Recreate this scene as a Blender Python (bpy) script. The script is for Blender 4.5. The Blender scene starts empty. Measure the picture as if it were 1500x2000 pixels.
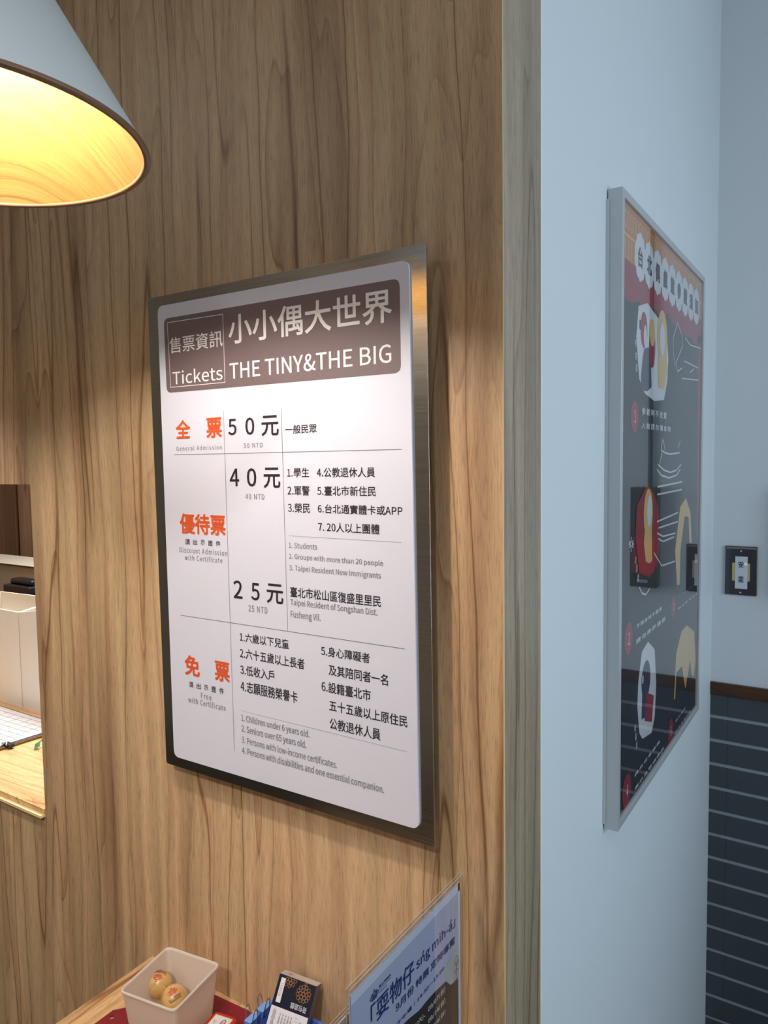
import bpy, math, os, random
from mathutils import Vector, Matrix

# ------------------------------------------------------------------ camera
F_PX = 1427.13
CAM = Vector((0.4258, -0.9537, 1.55))
ROT = Matrix(((0.8355373, -0.5488673, -0.0249424),
              (0.5492504, 0.8332249, 0.0637203),
              (-0.0141913, -0.0669403, 0.9976561)))      # columns: right, forward, up
scene = bpy.context.scene
col = scene.collection
cd = bpy.data.cameras.new('camera')
cd.sensor_fit = 'VERTICAL'
cd.sensor_height = 36.0
cd.lens = 36.0 * F_PX / 2000.0
cd.clip_start = 0.02
cd.dof.use_dof = True
cd.dof.focus_distance = 1.35
cd.dof.aperture_fstop = 18.0
cam = bpy.data.objects.new('camera', cd)
col.objects.link(cam)
r, f, u = ROT.col[0], ROT.col[1], ROT.col[2]
cam.matrix_world = Matrix(((r.x, u.x, -f.x, CAM.x), (r.y, u.y, -f.y, CAM.y), (r.z, u.z, -f.z, CAM.z), (0, 0, 0, 1)))
scene.camera = cam


def at(px, py, axis, val):
    """point where the sight line of a measured pixel meets a real plane (axis 0/1/2 = val)"""
    d = ROT @ Vector(((px - 750) / F_PX, 1, -(py - 1000) / F_PX))
    return CAM + d * ((val - CAM[axis]) / d[axis])


# ------------------------------------------------------------------ world, light, exposure
FLOOR, CEIL = -0.48, 3.30
world = bpy.data.worlds.new('world')
scene.world = world
world.use_nodes = True
world.node_tree.nodes['Background'].inputs[0].default_value = (0.62, 0.78, 1.0, 1)
world.node_tree.nodes['Background'].inputs[1].default_value = 0.3
vs = scene.view_settings
vs.view_transform = 'Standard'
vs.look = 'None'
vs.exposure = 0.0
vs.gamma = 1.0
vs.use_curve_mapping = False


def area(name, loc, aim, sx, sy, power, color):
    l = bpy.data.lights.new(name, 'AREA')
    l.shape = 'RECTANGLE'
    l.size, l.size_y = sx, sy
    l.energy = power
    l.color = color
    o = bpy.data.objects.new(name, l)
    col.objects.link(o)
    o.location = loc
    o.rotation_euler = (Vector(aim) - Vector(loc)).to_track_quat('-Z', 'Y').to_euler()
    return o


area('window_daylight', (2.52, 0.25, 1.55), (0, 0.5, 1.4), 1.7, 1.7, 41, (0.75, 0.88, 1.0))
area('unseen_ceiling_light', (0.9, -1.5, 3.25), (0.9, -1.5, 0), 1.2, 0.6, 13, (0.86, 0.93, 1.0))
area('unseen_ceiling_light', (-2.3, -1.9, 3.25), (-2.3, -1.9, 0), 1.2, 0.6, 10, (1.0, 0.95, 0.88))  # added unseen fill, brightens the steel edge reflections and the left wall
sl = bpy.data.lights.new('lower_wall_fill_spot', 'SPOT')      # added unseen spot without fixture, brightens the lower wall and counter
sl.energy, sl.color, sl.spot_size, sl.spot_blend, sl.shadow_soft_size = 170, (1.0, 0.94, 0.88), math.radians(36), 1.0, 0.12
so = bpy.data.objects.new('lower_wall_fill_spot', sl)
col.objects.link(so)
so.location = (0.5, -2.5, 3.2)
so.rotation_euler = (Vector((-0.75, 0, 0.55)) - so.location).to_track_quat('-Z', 'Y').to_euler()
area('staff_room_light', (-1.9, 0.75, 2.6), (-1.9, 0.5, 0), 1.0, 0.5, 62, (1.0, 0.91, 0.78))


# ------------------------------------------------------------------ helpers
def lin(c):
    return tuple(((v / 255.0) / 12.92 if v / 255.0 <= 0.04045 else ((v / 255.0 + 0.055) / 1.055) ** 2.4) for v in c) + (1.0,)


def mat(name, rgb, rough=0.5, metal=0.0, spec=0.5, var=0.0, scale=30.0, bump=0.0, coat=0.0):
    m = bpy.data.materials.new(name)
    m.use_nodes = True
    nt = m.node_tree
    b = nt.nodes['Principled BSDF']
    b.inputs['Base Color'].default_value = lin(rgb)
    b.inputs['Roughness'].default_value = rough
    b.inputs['Metallic'].default_value = metal
    b.inputs['Specular IOR Level'].default_value = spec
    b.inputs['Coat Weight'].default_value = coat
    if var or bump:
        tc = nt.nodes.new('ShaderNodeTexCoord')
        n = nt.nodes.new('ShaderNodeTexNoise')
        n.inputs['Scale'].default_value = scale
        n.inputs['Detail'].default_value = 5
        nt.links.new(tc.outputs['Object'], n.inputs['Vector'])
        if var:
            mx = nt.nodes.new('ShaderNodeMix')
            mx.data_type = 'RGBA'
            c = lin(rgb)
            mx.inputs[6].default_value = tuple(max(0, v * (1 - var)) for v in c[:3]) + (1,)
            mx.inputs[7].default_value = tuple(min(1, v * (1 + var)) for v in c[:3]) + (1,)
            nt.links.new(n.outputs['Fac'], mx.inputs[0])
            nt.links.new(mx.outputs[2], b.inputs['Base Color'])
        if bump:
            bp = nt.nodes.new('ShaderNodeBump')
            bp.inputs['Strength'].default_value = bump
            bp.inputs['Distance'].default_value = 0.001
            nt.links.new(n.outputs['Fac'], bp.inputs['Height'])
            nt.links.new(bp.outputs['Normal'], b.inputs['Normal'])
    return m


class N:
    """tiny node-graph helper"""
    def __init__(s, m):
        s.nt = m.node_tree

    def new(s, t, **kw):
        n = s.nt.nodes.new(t)
        for k, v in kw.items():
            setattr(n, k, v)
        return n

    def link(s, a, b):
        s.nt.links.new(a, b)

    def math(s, op, a, b=None, clamp=False):
        n = s.new('ShaderNodeMath', operation=op, use_clamp=clamp)
        for i, v in enumerate((a, b)):
            if v is None:
                continue
            if hasattr(v, 'links') or hasattr(v, 'is_linked'):
                s.link(v, n.inputs[i])
            else:
                n.inputs[i].default_value = v
        return n.outputs[0]

    def noise(s, vec, scale, detail=3, rough=0.5, dist=0.0):
        n = s.new('ShaderNodeTexNoise')
        n.inputs['Scale'].default_value = scale
        n.inputs['Detail'].default_value = detail
        n.inputs['Roughness'].default_value = rough
        n.inputs['Distortion'].default_value = dist
        s.link(vec, n.inputs['Vector'])
        return n.outputs['Fac']

    def ramp(s, fac, stops):
        n = s.new('ShaderNodeValToRGB')
        e = n.color_ramp.elements
        while len(e) < len(stops):
            e.new(0.5)
        for i, (p, c) in enumerate(stops):
            e[i].position = p
            e[i].color = c if len(c) == 4 else tuple(c) + (1,)
        s.link(fac, n.inputs[0])
        return n.outputs[0]

    def mix(s, fac, a, b, mode='MIX'):
        n = s.new('ShaderNodeMix', data_type='RGBA', blend_type=mode)
        for i, v in ((0, fac), (6, a), (7, b)):
            if hasattr(v, 'is_linked'):
                s.link(v, n.inputs[i])
            else:
                n.inputs[i].default_value = v
        return n.outputs[2]


def wood(name, light, midc, dark, line, across='xy', along='Z', sc=1.0, lines=1.0, rough=0.42, seed=0.0, coat=0.0, ring=4.5):
    """laminate with long figured grain; u runs across the grain, v along it"""
    m = bpy.data.materials.new(name)
    m.use_nodes = True
    g = N(m)
    b = m.node_tree.nodes['Principled BSDF']
    tc = g.new('ShaderNodeTexCoord')
    sp = g.new('ShaderNodeSeparateXYZ')
    g.link(tc.outputs['Object'], sp.inputs[0])
    X, Y, Z = sp.outputs
    if along == 'Z':
        uu, vv = g.math('SUBTRACT', X, Y), Z
    elif along == 'Y':
        uu, vv = g.math('ADD', X, Z), Y
    else:
        uu, vv = g.math('ADD', Y, Z), X
    uu = g.math('ADD', g.math('MULTIPLY', uu, sc), seed)
    vv = g.math('MULTIPLY', vv, sc)

    def vec(ku, kv, off=0.0):
        c = g.new('ShaderNodeCombineXYZ')
        g.link(g.math('MULTIPLY', uu, ku), c.inputs[0])
        g.link(g.math('MULTIPLY', vv, kv), c.inputs[1])
        c.inputs[2].default_value = off
        return c.outputs[0]
    # slow sideways wander of the grain
    wob = g.noise(vec(3.0, 1.6, 3.1), 1.0, 2)
    uu = g.math('ADD', uu, g.math('MULTIPLY', g.math('SUBTRACT', wob, 0.5), 0.055))
    broad = g.noise(vec(9, 0.45), 1.0, 3, 0.55)
    tone = g.ramp(broad, [(0.30, lin(dark)), (0.43, lin(midc)), (0.53, lin(light)), (0.60, lin(midc)), (0.68, lin(light))])
    hue = g.noise(vec(14, 0.8, 7.7), 1.0, 2)
    tone = g.mix(g.ramp(hue, [(0.45, (0, 0, 0)), (0.65, (0.5, 0.5, 0.5))]), tone, lin((light[0] - 22, light[1] - 12, light[2] - 14)))
    # saw-tooth growth rings from a stretched field: gives V-shaped cathedrals and long dark lines
    field = g.noise(vec(5.5, 0.42, 1.3), 1.0, 2.0, 0.45, 0.15)
    saw = g.math('FRACT', g.math('MULTIPLY', g.math('ADD', field, g.math('MULTIPLY', uu, 0.35)), ring * 3.2))
    rings = g.ramp(saw, [(0.0, (0.99, 0.98, 0.97)), (0.45, (1.03, 1.03, 1.02)), (0.78, (0.95, 0.92, 0.89)), (0.93, (0.78, 0.70, 0.63)), (0.955, (0.55, 0.45, 0.37)), (0.975, (1.03,) * 3)])
    amt = g.ramp(g.noise(vec(6, 0.9, 9.0), 1.0, 2), [(0.35, (0.15 * lines,) * 3), (0.62, (0.95 * lines,) * 3)])
    c = g.mix(amt, tone, rings, 'MULTIPLY')
    # medium streaks
    st = g.noise(vec(60, 1.3, 4.0), 1.0, 4, 0.6)
    c = g.mix(0.75, c, g.ramp(st, [(0.30, (0.80, 0.77, 0.74)), (0.5, (1.0,) * 3), (0.72, (1.09, 1.09, 1.08))]), 'MULTIPLY')
    # fine pores and flecks
    po = g.noise(vec(520, 26, 5.0), 1.0, 3, 0.62)
    c = g.mix(0.8, c, g.ramp(po, [(0.33, (0.64,) * 3), (0.47, (0.97,) * 3), (0.66, (1.10,) * 3)]), 'MULTIPLY')
    # sparse long dark veins
    vf = g.noise(vec(7.5, 0.30, 12.0), 1.0, 1.5, 0.4, 0.1)
    vn = g.math('ABSOLUTE', g.math('SUBTRACT', g.math('FRACT', g.math('MULTIPLY', vf, 9.0)), 0.5))
    vein = g.ramp(vn, [(0.0, (0.42, 0.32, 0.25)), (0.018, (0.60, 0.50, 0.42)), (0.05, (0.90, 0.87, 0.84)), (0.22, (1,) * 3)])
    vamt = g.ramp(g.noise(vec(5, 0.7, 15.0), 1.0, 2), [(0.40, (0, 0, 0)), (0.50, (1.0 * lines,) * 3)])
    c = g.mix(vamt, c, vein, 'MULTIPLY')
    g.link(c, b.inputs['Base Color'])
    b.inputs['Roughness'].default_value = rough
    b.inputs['Coat Weight'].default_value = coat
    bp = g.new('ShaderNodeBump')
    bp.inputs['Strength'].default_value = 0.25
    bp.inputs['Distance'].default_value = 0.0006
    g.link(po, bp.inputs['Height'])
    g.link(bp.outputs['Normal'], b.inputs['Normal'])
    return m


class MB:
    def __init__(s):
        s.v, s.f = [], []

    def add(s, vs_, fs_):
        n = len(s.v)
        s.v += [tuple(p) for p in vs_]
        s.f += [tuple(i + n for i in q) for q in fs_]
        return s

    def box(s, x0, x1, y0, y1, z0, z1):
        return s.hexa([(x0, y0, z0), (x1, y0, z0), (x1, y1, z0), (x0, y1, z0)], [(x0, y0, z1), (x1, y0, z1), (x1, y1, z1), (x0, y1, z1)])

    def hexa(s, lo, hi):
        return s.add(list(lo) + list(hi), [(3, 2, 1, 0), (4, 5, 6, 7), (0, 1, 5, 4), (1, 2, 6, 5), (2, 3, 7, 6), (3, 0, 4, 7)])

    def prism(s, pts, off):
        """polygon pts extruded by vector off"""
        n = len(pts)
        off = Vector(off)
        a = [Vector(p) for p in pts]
        b = [p + off for p in a]
        return s.add(a + b, [tuple(range(n - 1, -1, -1)), tuple(range(n, 2 * n))] + [(i, (i + 1) % n, n + (i + 1) % n, n + i) for i in range(n)])

    def lathe(s, prof, c, n=48, closed=False):
        k = len(prof)
        vs_ = []
        for i in range(n):
            a = 2 * math.pi * i / n
            vs_ += [(c[0] + r_ * math.cos(a), c[1] + r_ * math.sin(a), c[2] + z) for r_, z in prof]
        fs_ = []
        for i in range(n):
            j = (i + 1) % n
            for t in range(k if closed else k - 1):
                t2 = (t + 1) % k
                fs_.append((i * k + t, j * k + t, j * k + t2, i * k + t2))
        return s.add(vs_, fs_)

    def tube(s, pts, rad, n=8):
        pts = [Vector(p) for p in pts]
        rings = []
        up = Vector((0.13, 0.21, 0.97))
        for i, p in enumerate(pts):
            d = (pts[min(i + 1, len(pts) - 1)] - pts[max(i - 1, 0)]).normalized()
            a = d.cross(up)
            if a.length < 1e-3:
                a = d.cross(Vector((1, 0, 0)))
            a.normalize()
            b = d.cross(a)
            rings.append([p + (a * math.cos(2 * math.pi * k / n) + b * math.sin(2 * math.pi * k / n)) * rad for k in range(n)])
        vs_ = [q for rg in rings for q in rg]
        fs_ = [(i * n + k, i * n + (k + 1) % n, (i + 1) * n + (k + 1) % n, (i + 1) * n + k) for i in range(len(pts) - 1) for k in range(n)]
        fs_ += [tuple(range(n - 1, -1, -1)), tuple(range((len(pts) - 1) * n, len(pts) * n))]
        return s.add(vs_, fs_)

    def build(s, name, m, parent=None, smooth=False, bevel=0.0, segs=2):
        me = bpy.data.meshes.new(name)
        me.from_pydata(s.v, [], s.f)
        me.materials.append(m)
        if smooth:
            me.polygons.foreach_set('use_smooth', [True] * len(me.polygons))
        o = bpy.data.objects.new(name, me)
        col.objects.link(o)
        if parent is not None:
            o.parent = parent
            o.matrix_parent_inverse = chain(parent).inverted()
        if bevel:
            md = o.modifiers.new('bevel', 'BEVEL')
            md.width = bevel
            md.segments = segs
            md.limit_method = 'ANGLE'
            for p in me.polygons:
                p.use_smooth = True
            wn = o.modifiers.new('wn', 'WEIGHTED_NORMAL')
            wn.keep_sharp = True
        return o


def chain(o):
    m = Matrix.Translation(o.location)
    if o.parent is not None:
        m = chain(o.parent) @ o.matrix_parent_inverse @ m
    return m


def struct(name, mb, m, bevel=0.0):
    o = mb.build(name, m, bevel=bevel)
    o['kind'] = 'structure'
    return o


def thing(name, label, cat, loc, group=None):
    o = bpy.data.objects.new(name, None)
    o.empty_display_size = 0.02
    col.objects.link(o)
    o.location = loc
    o['label'] = label
    o['category'] = cat
    if group:
        o['group'] = group
    return o


# ---- lettering
FONT = None
try:
    fp = os.path.join(bpy.utils.system_resource('DATAFILES'), 'fonts', 'Noto Sans CJK Regular.woff2')
    if os.path.exists(fp):
        FONT = bpy.data.fonts.load(fp)
except Exception:
    FONT = None


GCACHE = {}
# every line of lettering in the scene, set in one go per letter-spacing (one font pass instead of a hundred)
LINES = {
    1.0: ['售票資訊', 'Tickets', '小小偶大世界', 'THE TINY&THE BIG', '5', '0', '元', '4', '2', '一般民眾', '1.學生', '4.公教退休人員', '2.軍警', '5.臺北市新住民', '3.榮民', '6.台北通實體卡或APP', '7. 20人以上團體', '臺北市松山區復盛里里民', '須', '出', '示', '證', '件', '1.六歲以下兒童', '2.六十五歲以上長者', '3.低收入戶', '4.志願服務榮譽卡', '5.身心障礙者', '及其陪同者一名', '6.設籍臺北市', '五十五歲以上原住民', '公教退休人員', '全', '票', '優待票', '免', '1. Students', '2. Groups with more than 20 people', '3. Taipei Resident New Immigrants', 'Taipei Resident of Songshan Dist.', 'Fusheng Vil.', '1. Children under 6 years old.', '2. Seniors over 65 years old.', '3. Persons with low-income certificates.', '4. Persons with disabilities and one essential companion.', '台', '北', '偶', '戲', '館', '參', '觀', '知', '1', '3', '布', '袋', '傀', '儡', '皮', '影', '業', '安', '台北偶戲館', '印', '荷包遊戲', '00Z031', '木偶戲館月曆', '「耍物仔', 'sńg mih-á」', '9月份 特展 定時導覽', '下午場│14:30─15:00', '臺北偶戲館', '09/06(六)、09/07(日)', '09/13(六)、09/14(日)', '09/27(六)、09/28(日)'],
    1.12: ['General Admission'],
    1.1: ['50 NTD', '40 NTD', '25 NTD', 'Discount Admission', 'with Certificate', 'Free'],
    1.35: ['參觀時不放置', '入館請勿攜食物', '不開放時不觸摸', '請勿奔跑嬉戲', '請保持安靜', '請勿飲食吸菸', '請勿任意觸摸', '展示品敬請愛護', '請勿攀爬', '請勿喧嘩吵鬧'],
}


def typeset(texts, space, font=FONT):
    cu = bpy.data.curves.new('t', 'FONT')
    cu.body = '\n'.join(texts)
    if font:
        cu.font = font
    cu.dimensions = '2D'
    cu.fill_mode = 'FRONT'
    cu.resolution_u = 3
    cu.space_character = space
    cu.space_line = 3.0
    o = bpy.data.objects.new('t', cu)
    me = o.to_mesh()
    out = [([], [], {}) for _ in texts]
    co = [(v.co.x, v.co.y) for v in me.vertices]
    pitch = 3.0
    for p in me.polygons:
        y = co[p.vertices[0]][1]
        i = min(max(int(round((0.35 - y) / pitch)), 0), len(texts) - 1)
        vs_, fs_, mp = out[i]
        q = []
        for k in p.vertices:
            if k not in mp:
                mp[k] = len(vs_)
                vs_.append(co[k])
            q.append(mp[k])
        fs_.append(tuple(q))
    for t, (vs_, fs_, mp) in zip(texts, out):
        GCACHE[(t, space)] = (vs_, fs_)
    o.to_mesh_clear()
    bpy.data.objects.remove(o)
    bpy.data.curves.remove(cu)


for sp_, ls_ in LINES.items():
    # lines of Chinese characters only come out the same, and quicker, through the default font's own fallback
    han = [t for t in ls_ if all(ord(ch) > 0x2E7F for ch in t)]
    typeset(han, sp_, None) if han else None
    typeset([t for t in ls_ if t not in han], sp_) if len(han) < len(ls_) else None


def glyphs(text, res=3, space=1.0):
    if (text, space) not in GCACHE:
        typeset([text], space)
    vs_, fs_ = GCACHE[(text, space)]
    x0 = min(v[0] for v in vs_); x1 = max(v[0] for v in vs_)
    y0 = min(v[1] for v in vs_); y1 = max(v[1] for v in vs_)
    return [((x - x0) / max(x1 - x0, 1e-6), (y - y0) / max(y1 - y0, 1e-6)) for x, y in vs_], fs_


class Split:
    """collects shapes, each shape becoming a mesh of its own on build"""
    def __init__(s):
        s.parts = []

    def add(s, vs_, fs_):
        m_ = MB()
        k_ = 0.00002 * len(s.parts)      # each printed shape a hair above the one before
        m_.add([(p[0] + k_, p[1], p[2]) for p in vs_], fs_)
        s.parts.append(m_)
        return s

    def build(s, name, m, parent=None):
        return [p.build(name, m, parent) for p in s.parts]


def stuff(o):
    for q in (o if isinstance(o, list) else [o]):
        q['kind'] = 'stuff'
    return o


class Plane:
    """flat print on a real plane: origin, two unit axes"""
    def __init__(s, O, U, V):
        s.O, s.U, s.V = Vector(O), Vector(U), Vector(V)

    def p(s, a, b):
        return s.O + s.U * a + s.V * b

    def uv(s, P):
        d = Vector(P) - s.O
        return d.dot(s.U), d.dot(s.V)

    def text(s, mb, txt, bl, tr, **k):
        bold = k.pop('bold', 0.0)
        vs_, fs_ = glyphs(txt, **k)
        h = (tr[1] - bl[1])
        w_ = bold * h          # heavier strokes: the outline repeated with tiny sideways shifts, each a hair further out
        nrm = s.U.cross(s.V)
        sh = [(0, 0)] if bold < 0.004 else [(w_ * math.cos(math.pi * k_ / 4 + .4), w_ * math.sin(math.pi * k_ / 4 + .4)) for k_ in range(8)]
        for i, (dx, dy) in enumerate(sh):
            mb.add([s.p(bl[0] + w_ + dx + x * (tr[0] - bl[0] - 2 * w_), bl[1] + w_ + dy + y * (h - 2 * w_)) + nrm * (i * 0.00002) for x, y in vs_], fs_)

    def poly(s, mb, pts):
        mb.add([s.p(a, b) for a, b in pts], [tuple(range(len(pts)))])

    def ell(s, mb, c, ra, rb, n=28, scal=0.0, k=8):
        pts = [(c[0] + ra * (1 + scal * abs(math.sin(k * math.pi * i / n))) * math.cos(2 * math.pi * i / n),
                c[1] + rb * (1 + scal * abs(math.sin(k * math.pi * i / n))) * math.sin(2 * math.pi * i / n)) for i in range(n)]
        s.poly(mb, pts)

    def ring(s, mb, c, ra, rb, w, n=20):
        o_, i_ = [], []
        for i in range(n):
            a = 2 * math.pi * i / n
            o_.append(s.p(c[0] + ra * math.cos(a), c[1] + rb * math.sin(a)))
            i_.append(s.p(c[0] + (ra - w) * math.cos(a), c[1] + (rb - w) * math.sin(a)))
        mb.add(o_ + i_, [(i, (i + 1) % n, n + (i + 1) % n, n + i) for i in range(n)])

    def line(s, mb, pts, w):
        for (a, b), (c, d) in zip(pts, pts[1:]):
            L = math.hypot(c - a, d - b) or 1e-6
            nx, ny = -(d - b) / L * w / 2, (c - a) / L * w / 2
            ex, ey = (c - a) / L * w / 2, (d - b) / L * w / 2
            s.poly(mb, [(a - nx - ex, b - ny - ey), (a + nx - ex, b + ny - ey), (c + nx + ex, d + ny + ey), (c - nx + ex, d - ny + ey)])


def rrect(x0, x1, y0, y1, r_, n=6):
    pts = []
    for cx, cy, a0 in ((x1 - r_, y1 - r_, 0), (x0 + r_, y1 - r_, 90), (x0 + r_, y0 + r_, 180), (x1 - r_, y0 + r_, 270)):
        for i in range(n + 1):
            a = math.radians(a0 + 90 * i / n)
            pts.append((cx + r_ * math.cos(a), cy + r_ * math.sin(a)))
    return pts


# ------------------------------------------------------------------ materials
M_wall_wood = wood('zebra_laminate', (222, 188, 148), (200, 164, 127), (160, 126, 95), (92, 60, 40), seed=3.37, rough=0.40)
M_counter_wood = wood('counter_laminate', (228, 190, 142), (214, 172, 124), (190, 146, 100), (120, 80, 50), along='Y', seed=1.9, rough=0.35, sc=1.6)
M_sill_wood = wood('sill_laminate', (232, 196, 150), (216, 176, 130), (190, 148, 104), (120, 80, 50), along='X', seed=5.2, rough=0.35, sc=1.5)
M_back_wood = wood('brown_cabinet_laminate', (98, 68, 48), (84, 56, 40), (68, 45, 32), (50, 34, 26), seed=8.1)
M_oak = wood('oak_veneer', (122, 92, 46), (113, 84, 39), (100, 73, 31), (68, 48, 20), seed=0.4, rough=0.5, sc=1.3, lines=0.7)
M_white_wall = mat('pale_blue_white_paint', (214, 224, 230), 0.55, var=0.02, scale=3, bump=0.15)
M_far_wall = mat('far_wall_paint', (212, 219, 224), 0.6, var=0.03, scale=4, bump=0.15)
M_edge = mat('edge_banding', (214, 190, 150), 0.4)
M_caulk = mat('caulk', (225, 232, 235), 0.5, var=0.05, scale=60)
M_ceil = mat('ceiling_paint', (214, 212, 208), 0.8, var=0.02)
M_floor = mat('dark_floor_tile', (60, 56, 54), 0.35, var=0.15, scale=6)
M_rear = mat('rear_wall_paint', (176, 166, 150), 0.7, var=0.05)
M_staff = mat('staff_room_paint', (190, 180, 165), 0.7, var=0.03)
M_tile = mat('slate_tile', (66, 74, 80), 0.38, var=0.14, scale=9, bump=0.2)
M_grout = mat('grout', (146, 152, 158), 0.8, var=0.1, scale=50)
M_rail = wood('dado_wood', (84, 50, 26), (72, 42, 22), (60, 34, 18), (40, 24, 16), along='X', seed=2.2, rough=0.35)
M_alu = mat('anodised_aluminium', (192, 198, 202), 0.32, metal=0.3)
M_dark = mat('dark_gap', (40, 38, 36), 0.6)


def brushed():
    m = bpy.data.materials.new('brushed_steel')
    m.use_nodes = True
    g = N(m)
    b = m.node_tree.nodes['Principled BSDF']
    tc = g.new('ShaderNodeTexCoord')
    mp = g.new('ShaderNodeMapping')
    mp.inputs['Scale'].default_value = (6, 1, 900)
    g.link(tc.outputs['Object'], mp.inputs[0])
    n = g.noise(mp.outputs[0], 1.0, 3, 0.6)
    g.link(g.ramp(n, [(0.3, (0.50, 0.48, 0.45)), (0.7, (0.62, 0.60, 0.57))]), b.inputs['Base Color'])
    b.inputs['Metallic'].default_value = 1.0
    r_ = g.ramp(n, [(0.3, (0.16,) * 3), (0.7, (0.24,) * 3)])
    g.link(r_, b.inputs['Roughness'])
    bp = g.new('ShaderNodeBump')
    bp.inputs['Strength'].default_value = 0.12
    bp.inputs['Distance'].default_value = 0.0002
    g.link(n, bp.inputs['Height'])
    g.link(bp.outputs['Normal'], b.inputs['Normal'])
    return m


def clear_pane(name, ior=1.5, tint=(1, 1, 1, 1), edge=0.0):
    m = bpy.data.materials.new(name)
    m.use_nodes = True
    nt = m.node_tree
    nt.nodes.remove(nt.nodes['Principled BSDF'])
    out = nt.nodes['Material Output']
    t = nt.nodes.new('ShaderNodeBsdfTransparent'); t.inputs[0].default_value = tint
    gl = nt.nodes.new('ShaderNodeBsdfGlossy'); gl.inputs['Roughness'].default_value = 0.01
    fr = nt.nodes.new('ShaderNodeFresnel'); fr.inputs[0].default_value = ior
    mx = nt.nodes.new('ShaderNodeMixShader')
    geo = nt.nodes.new('ShaderNodeNewGeometry')
    sub = nt.nodes.new('ShaderNodeMath'); sub.operation = 'SUBTRACT'; sub.inputs[0].default_value = 1.0
    mul = nt.nodes.new('ShaderNodeMath'); mul.operation = 'MULTIPLY'
    nt.links.new(geo.outputs['Backfacing'], sub.inputs[1])
    # front and rear surface of the sheet together reflect 2R/(1+R)
    two = nt.nodes.new('ShaderNodeMath'); two.operation = 'MULTIPLY'; two.inputs[1].default_value = 2.0
    one = nt.nodes.new('ShaderNodeMath'); one.operation = 'ADD'; one.inputs[1].default_value = 1.0
    dv = nt.nodes.new('ShaderNodeMath'); dv.operation = 'DIVIDE'
    nt.links.new(fr.outputs[0], two.inputs[0]); nt.links.new(fr.outputs[0], one.inputs[0])
    nt.links.new(two.outputs[0], dv.inputs[0]); nt.links.new(one.outputs[0], dv.inputs[1])
    nt.links.new(sub.outputs[0], mul.inputs[0]); nt.links.new(dv.outputs[0], mul.inputs[1])
    nt.links.new(mul.outputs[0], mx.inputs[0])
    nt.links.new(t.outputs[0], mx.inputs[1])
    nt.links.new(gl.outputs[0], mx.inputs[2])
    nt.links.new(mx.outputs[0], out.inputs[0])
    return m


def frosted(name, rgb, clear=0.12):
    m = bpy.data.materials.new(name)
    m.use_nodes = True
    nt = m.node_tree
    b = nt.nodes['Principled BSDF']
    b.inputs['Base Color'].default_value = lin(rgb)
    b.inputs['Roughness'].default_value = 0.45
    out = nt.nodes['Material Output']
    tl = nt.nodes.new('ShaderNodeBsdfTranslucent'); tl.inputs[0].default_value = lin(rgb)
    tr = nt.nodes.new('ShaderNodeBsdfTransparent'); tr.inputs[0].default_value = lin(rgb)
    m1 = nt.nodes.new('ShaderNodeMixShader'); m1.inputs[0].default_value = 0.42
    m2 = nt.nodes.new('ShaderNodeMixShader'); m2.inputs[0].default_value = clear
    nt.links.new(b.outputs[0], m1.inputs[1]); nt.links.new(tl.outputs[0], m1.inputs[2])
    nt.links.new(m1.outputs[0], m2.inputs[1]); nt.links.new(tr.outputs[0], m2.inputs[2])
    nt.links.new(m2.outputs[0], out.inputs[0])
    return m


M_steel = brushed()
M_paper = mat('white_board_print', (224, 224, 238), 0.5)
M_banner = mat('brown_print', (120, 102, 104), 0.5)
M_ink = mat('near_black_ink', (48, 40, 44), 0.5)
M_grey = mat('grey_ink', (140, 137, 143), 0.5)
M_rule = mat('rule_ink', (128, 124, 132), 0.5)
M_faint = mat('faint_rule_ink', (188, 186, 194), 0.5)
M_orange = mat('orange_ink', (226, 92, 44), 0.5)
M_bw = mat('banner_white_ink', (250, 246, 246), 0.5)
M_white = mat('white_plastic', (236, 232, 226), 0.4)
M_pure = mat('white_ink', (238, 238, 240), 0.5)
M_black = mat('black_plastic', (18, 20, 26), 0.4)
M_pane = clear_pane('poster_glass', 1.52)
M_acr = clear_pane('acrylic', 1.5, (0.97, 0.97, 0.96, 1))
M_acr_edge = mat('acrylic_edge', (178, 166, 150), 0.15)

# ------------------------------------------------------------------ room shell
WT = 0.1384            # thickness of the wood wall, and start of the painted wall
FAR = 1.7198
NR = -1.1725           # right edge of the ticket window
NL, NB, NT = -2.75, 0.747, 1.5125
mb = MB()
mb.box(NR, 0, 0, WT, FLOOR, CEIL)
mb.box(-4.0, NL, 0, WT, FLOOR, CEIL)
mb.box(NL, NR, 0, WT, FLOOR, 0.7095)
mb.box(NL, NR, 0, WT, NT, CEIL)
struct('wall_front', mb, M_wall_wood)
M_daylit_end = wood('daylight_greyed_laminate', (176, 160, 138), (160, 144, 124), (138, 122, 104), (70, 56, 46), seed=6.6, rough=0.34)  # wall laminate with the greying of cool daylight put into its colour
struct('trim_4', MB().box(-0.001, 0.0005, 0.0012, WT, FLOOR, CEIL), M_daylit_end)  # thin skin over the wall end that carries the daylight-greyed colour
struct('trim_1', MB().box(-0.0012, 0.0006, -0.0006, 0.0012, FLOOR, CEIL), M_edge)
struct('wall_left', MB().box(-0.12, 0, WT, FAR, FLOOR, CEIL), M_white_wall)
struct('trim_2', MB().box(-0.004, 0.0015, WT, WT + 0.006, FLOOR, CEIL), M_caulk)
wf = struct('wall_back', MB().box(-0.12, 2.7, FAR + 0.001, FAR + 0.13, FLOOR, CEIL), M_grout)
MB().box(0, 2.6, FAR, FAR + 0.0010, 0.787, CEIL).build('plaster', M_far_wall, wf)
rail_z0, rail_z1 = 0.745, 0.787
struct('trim_3', MB().box(0, 2.6, FAR - 0.012, FAR + 0.001, rail_z0, rail_z1), M_rail, bevel=0.002)
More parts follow.
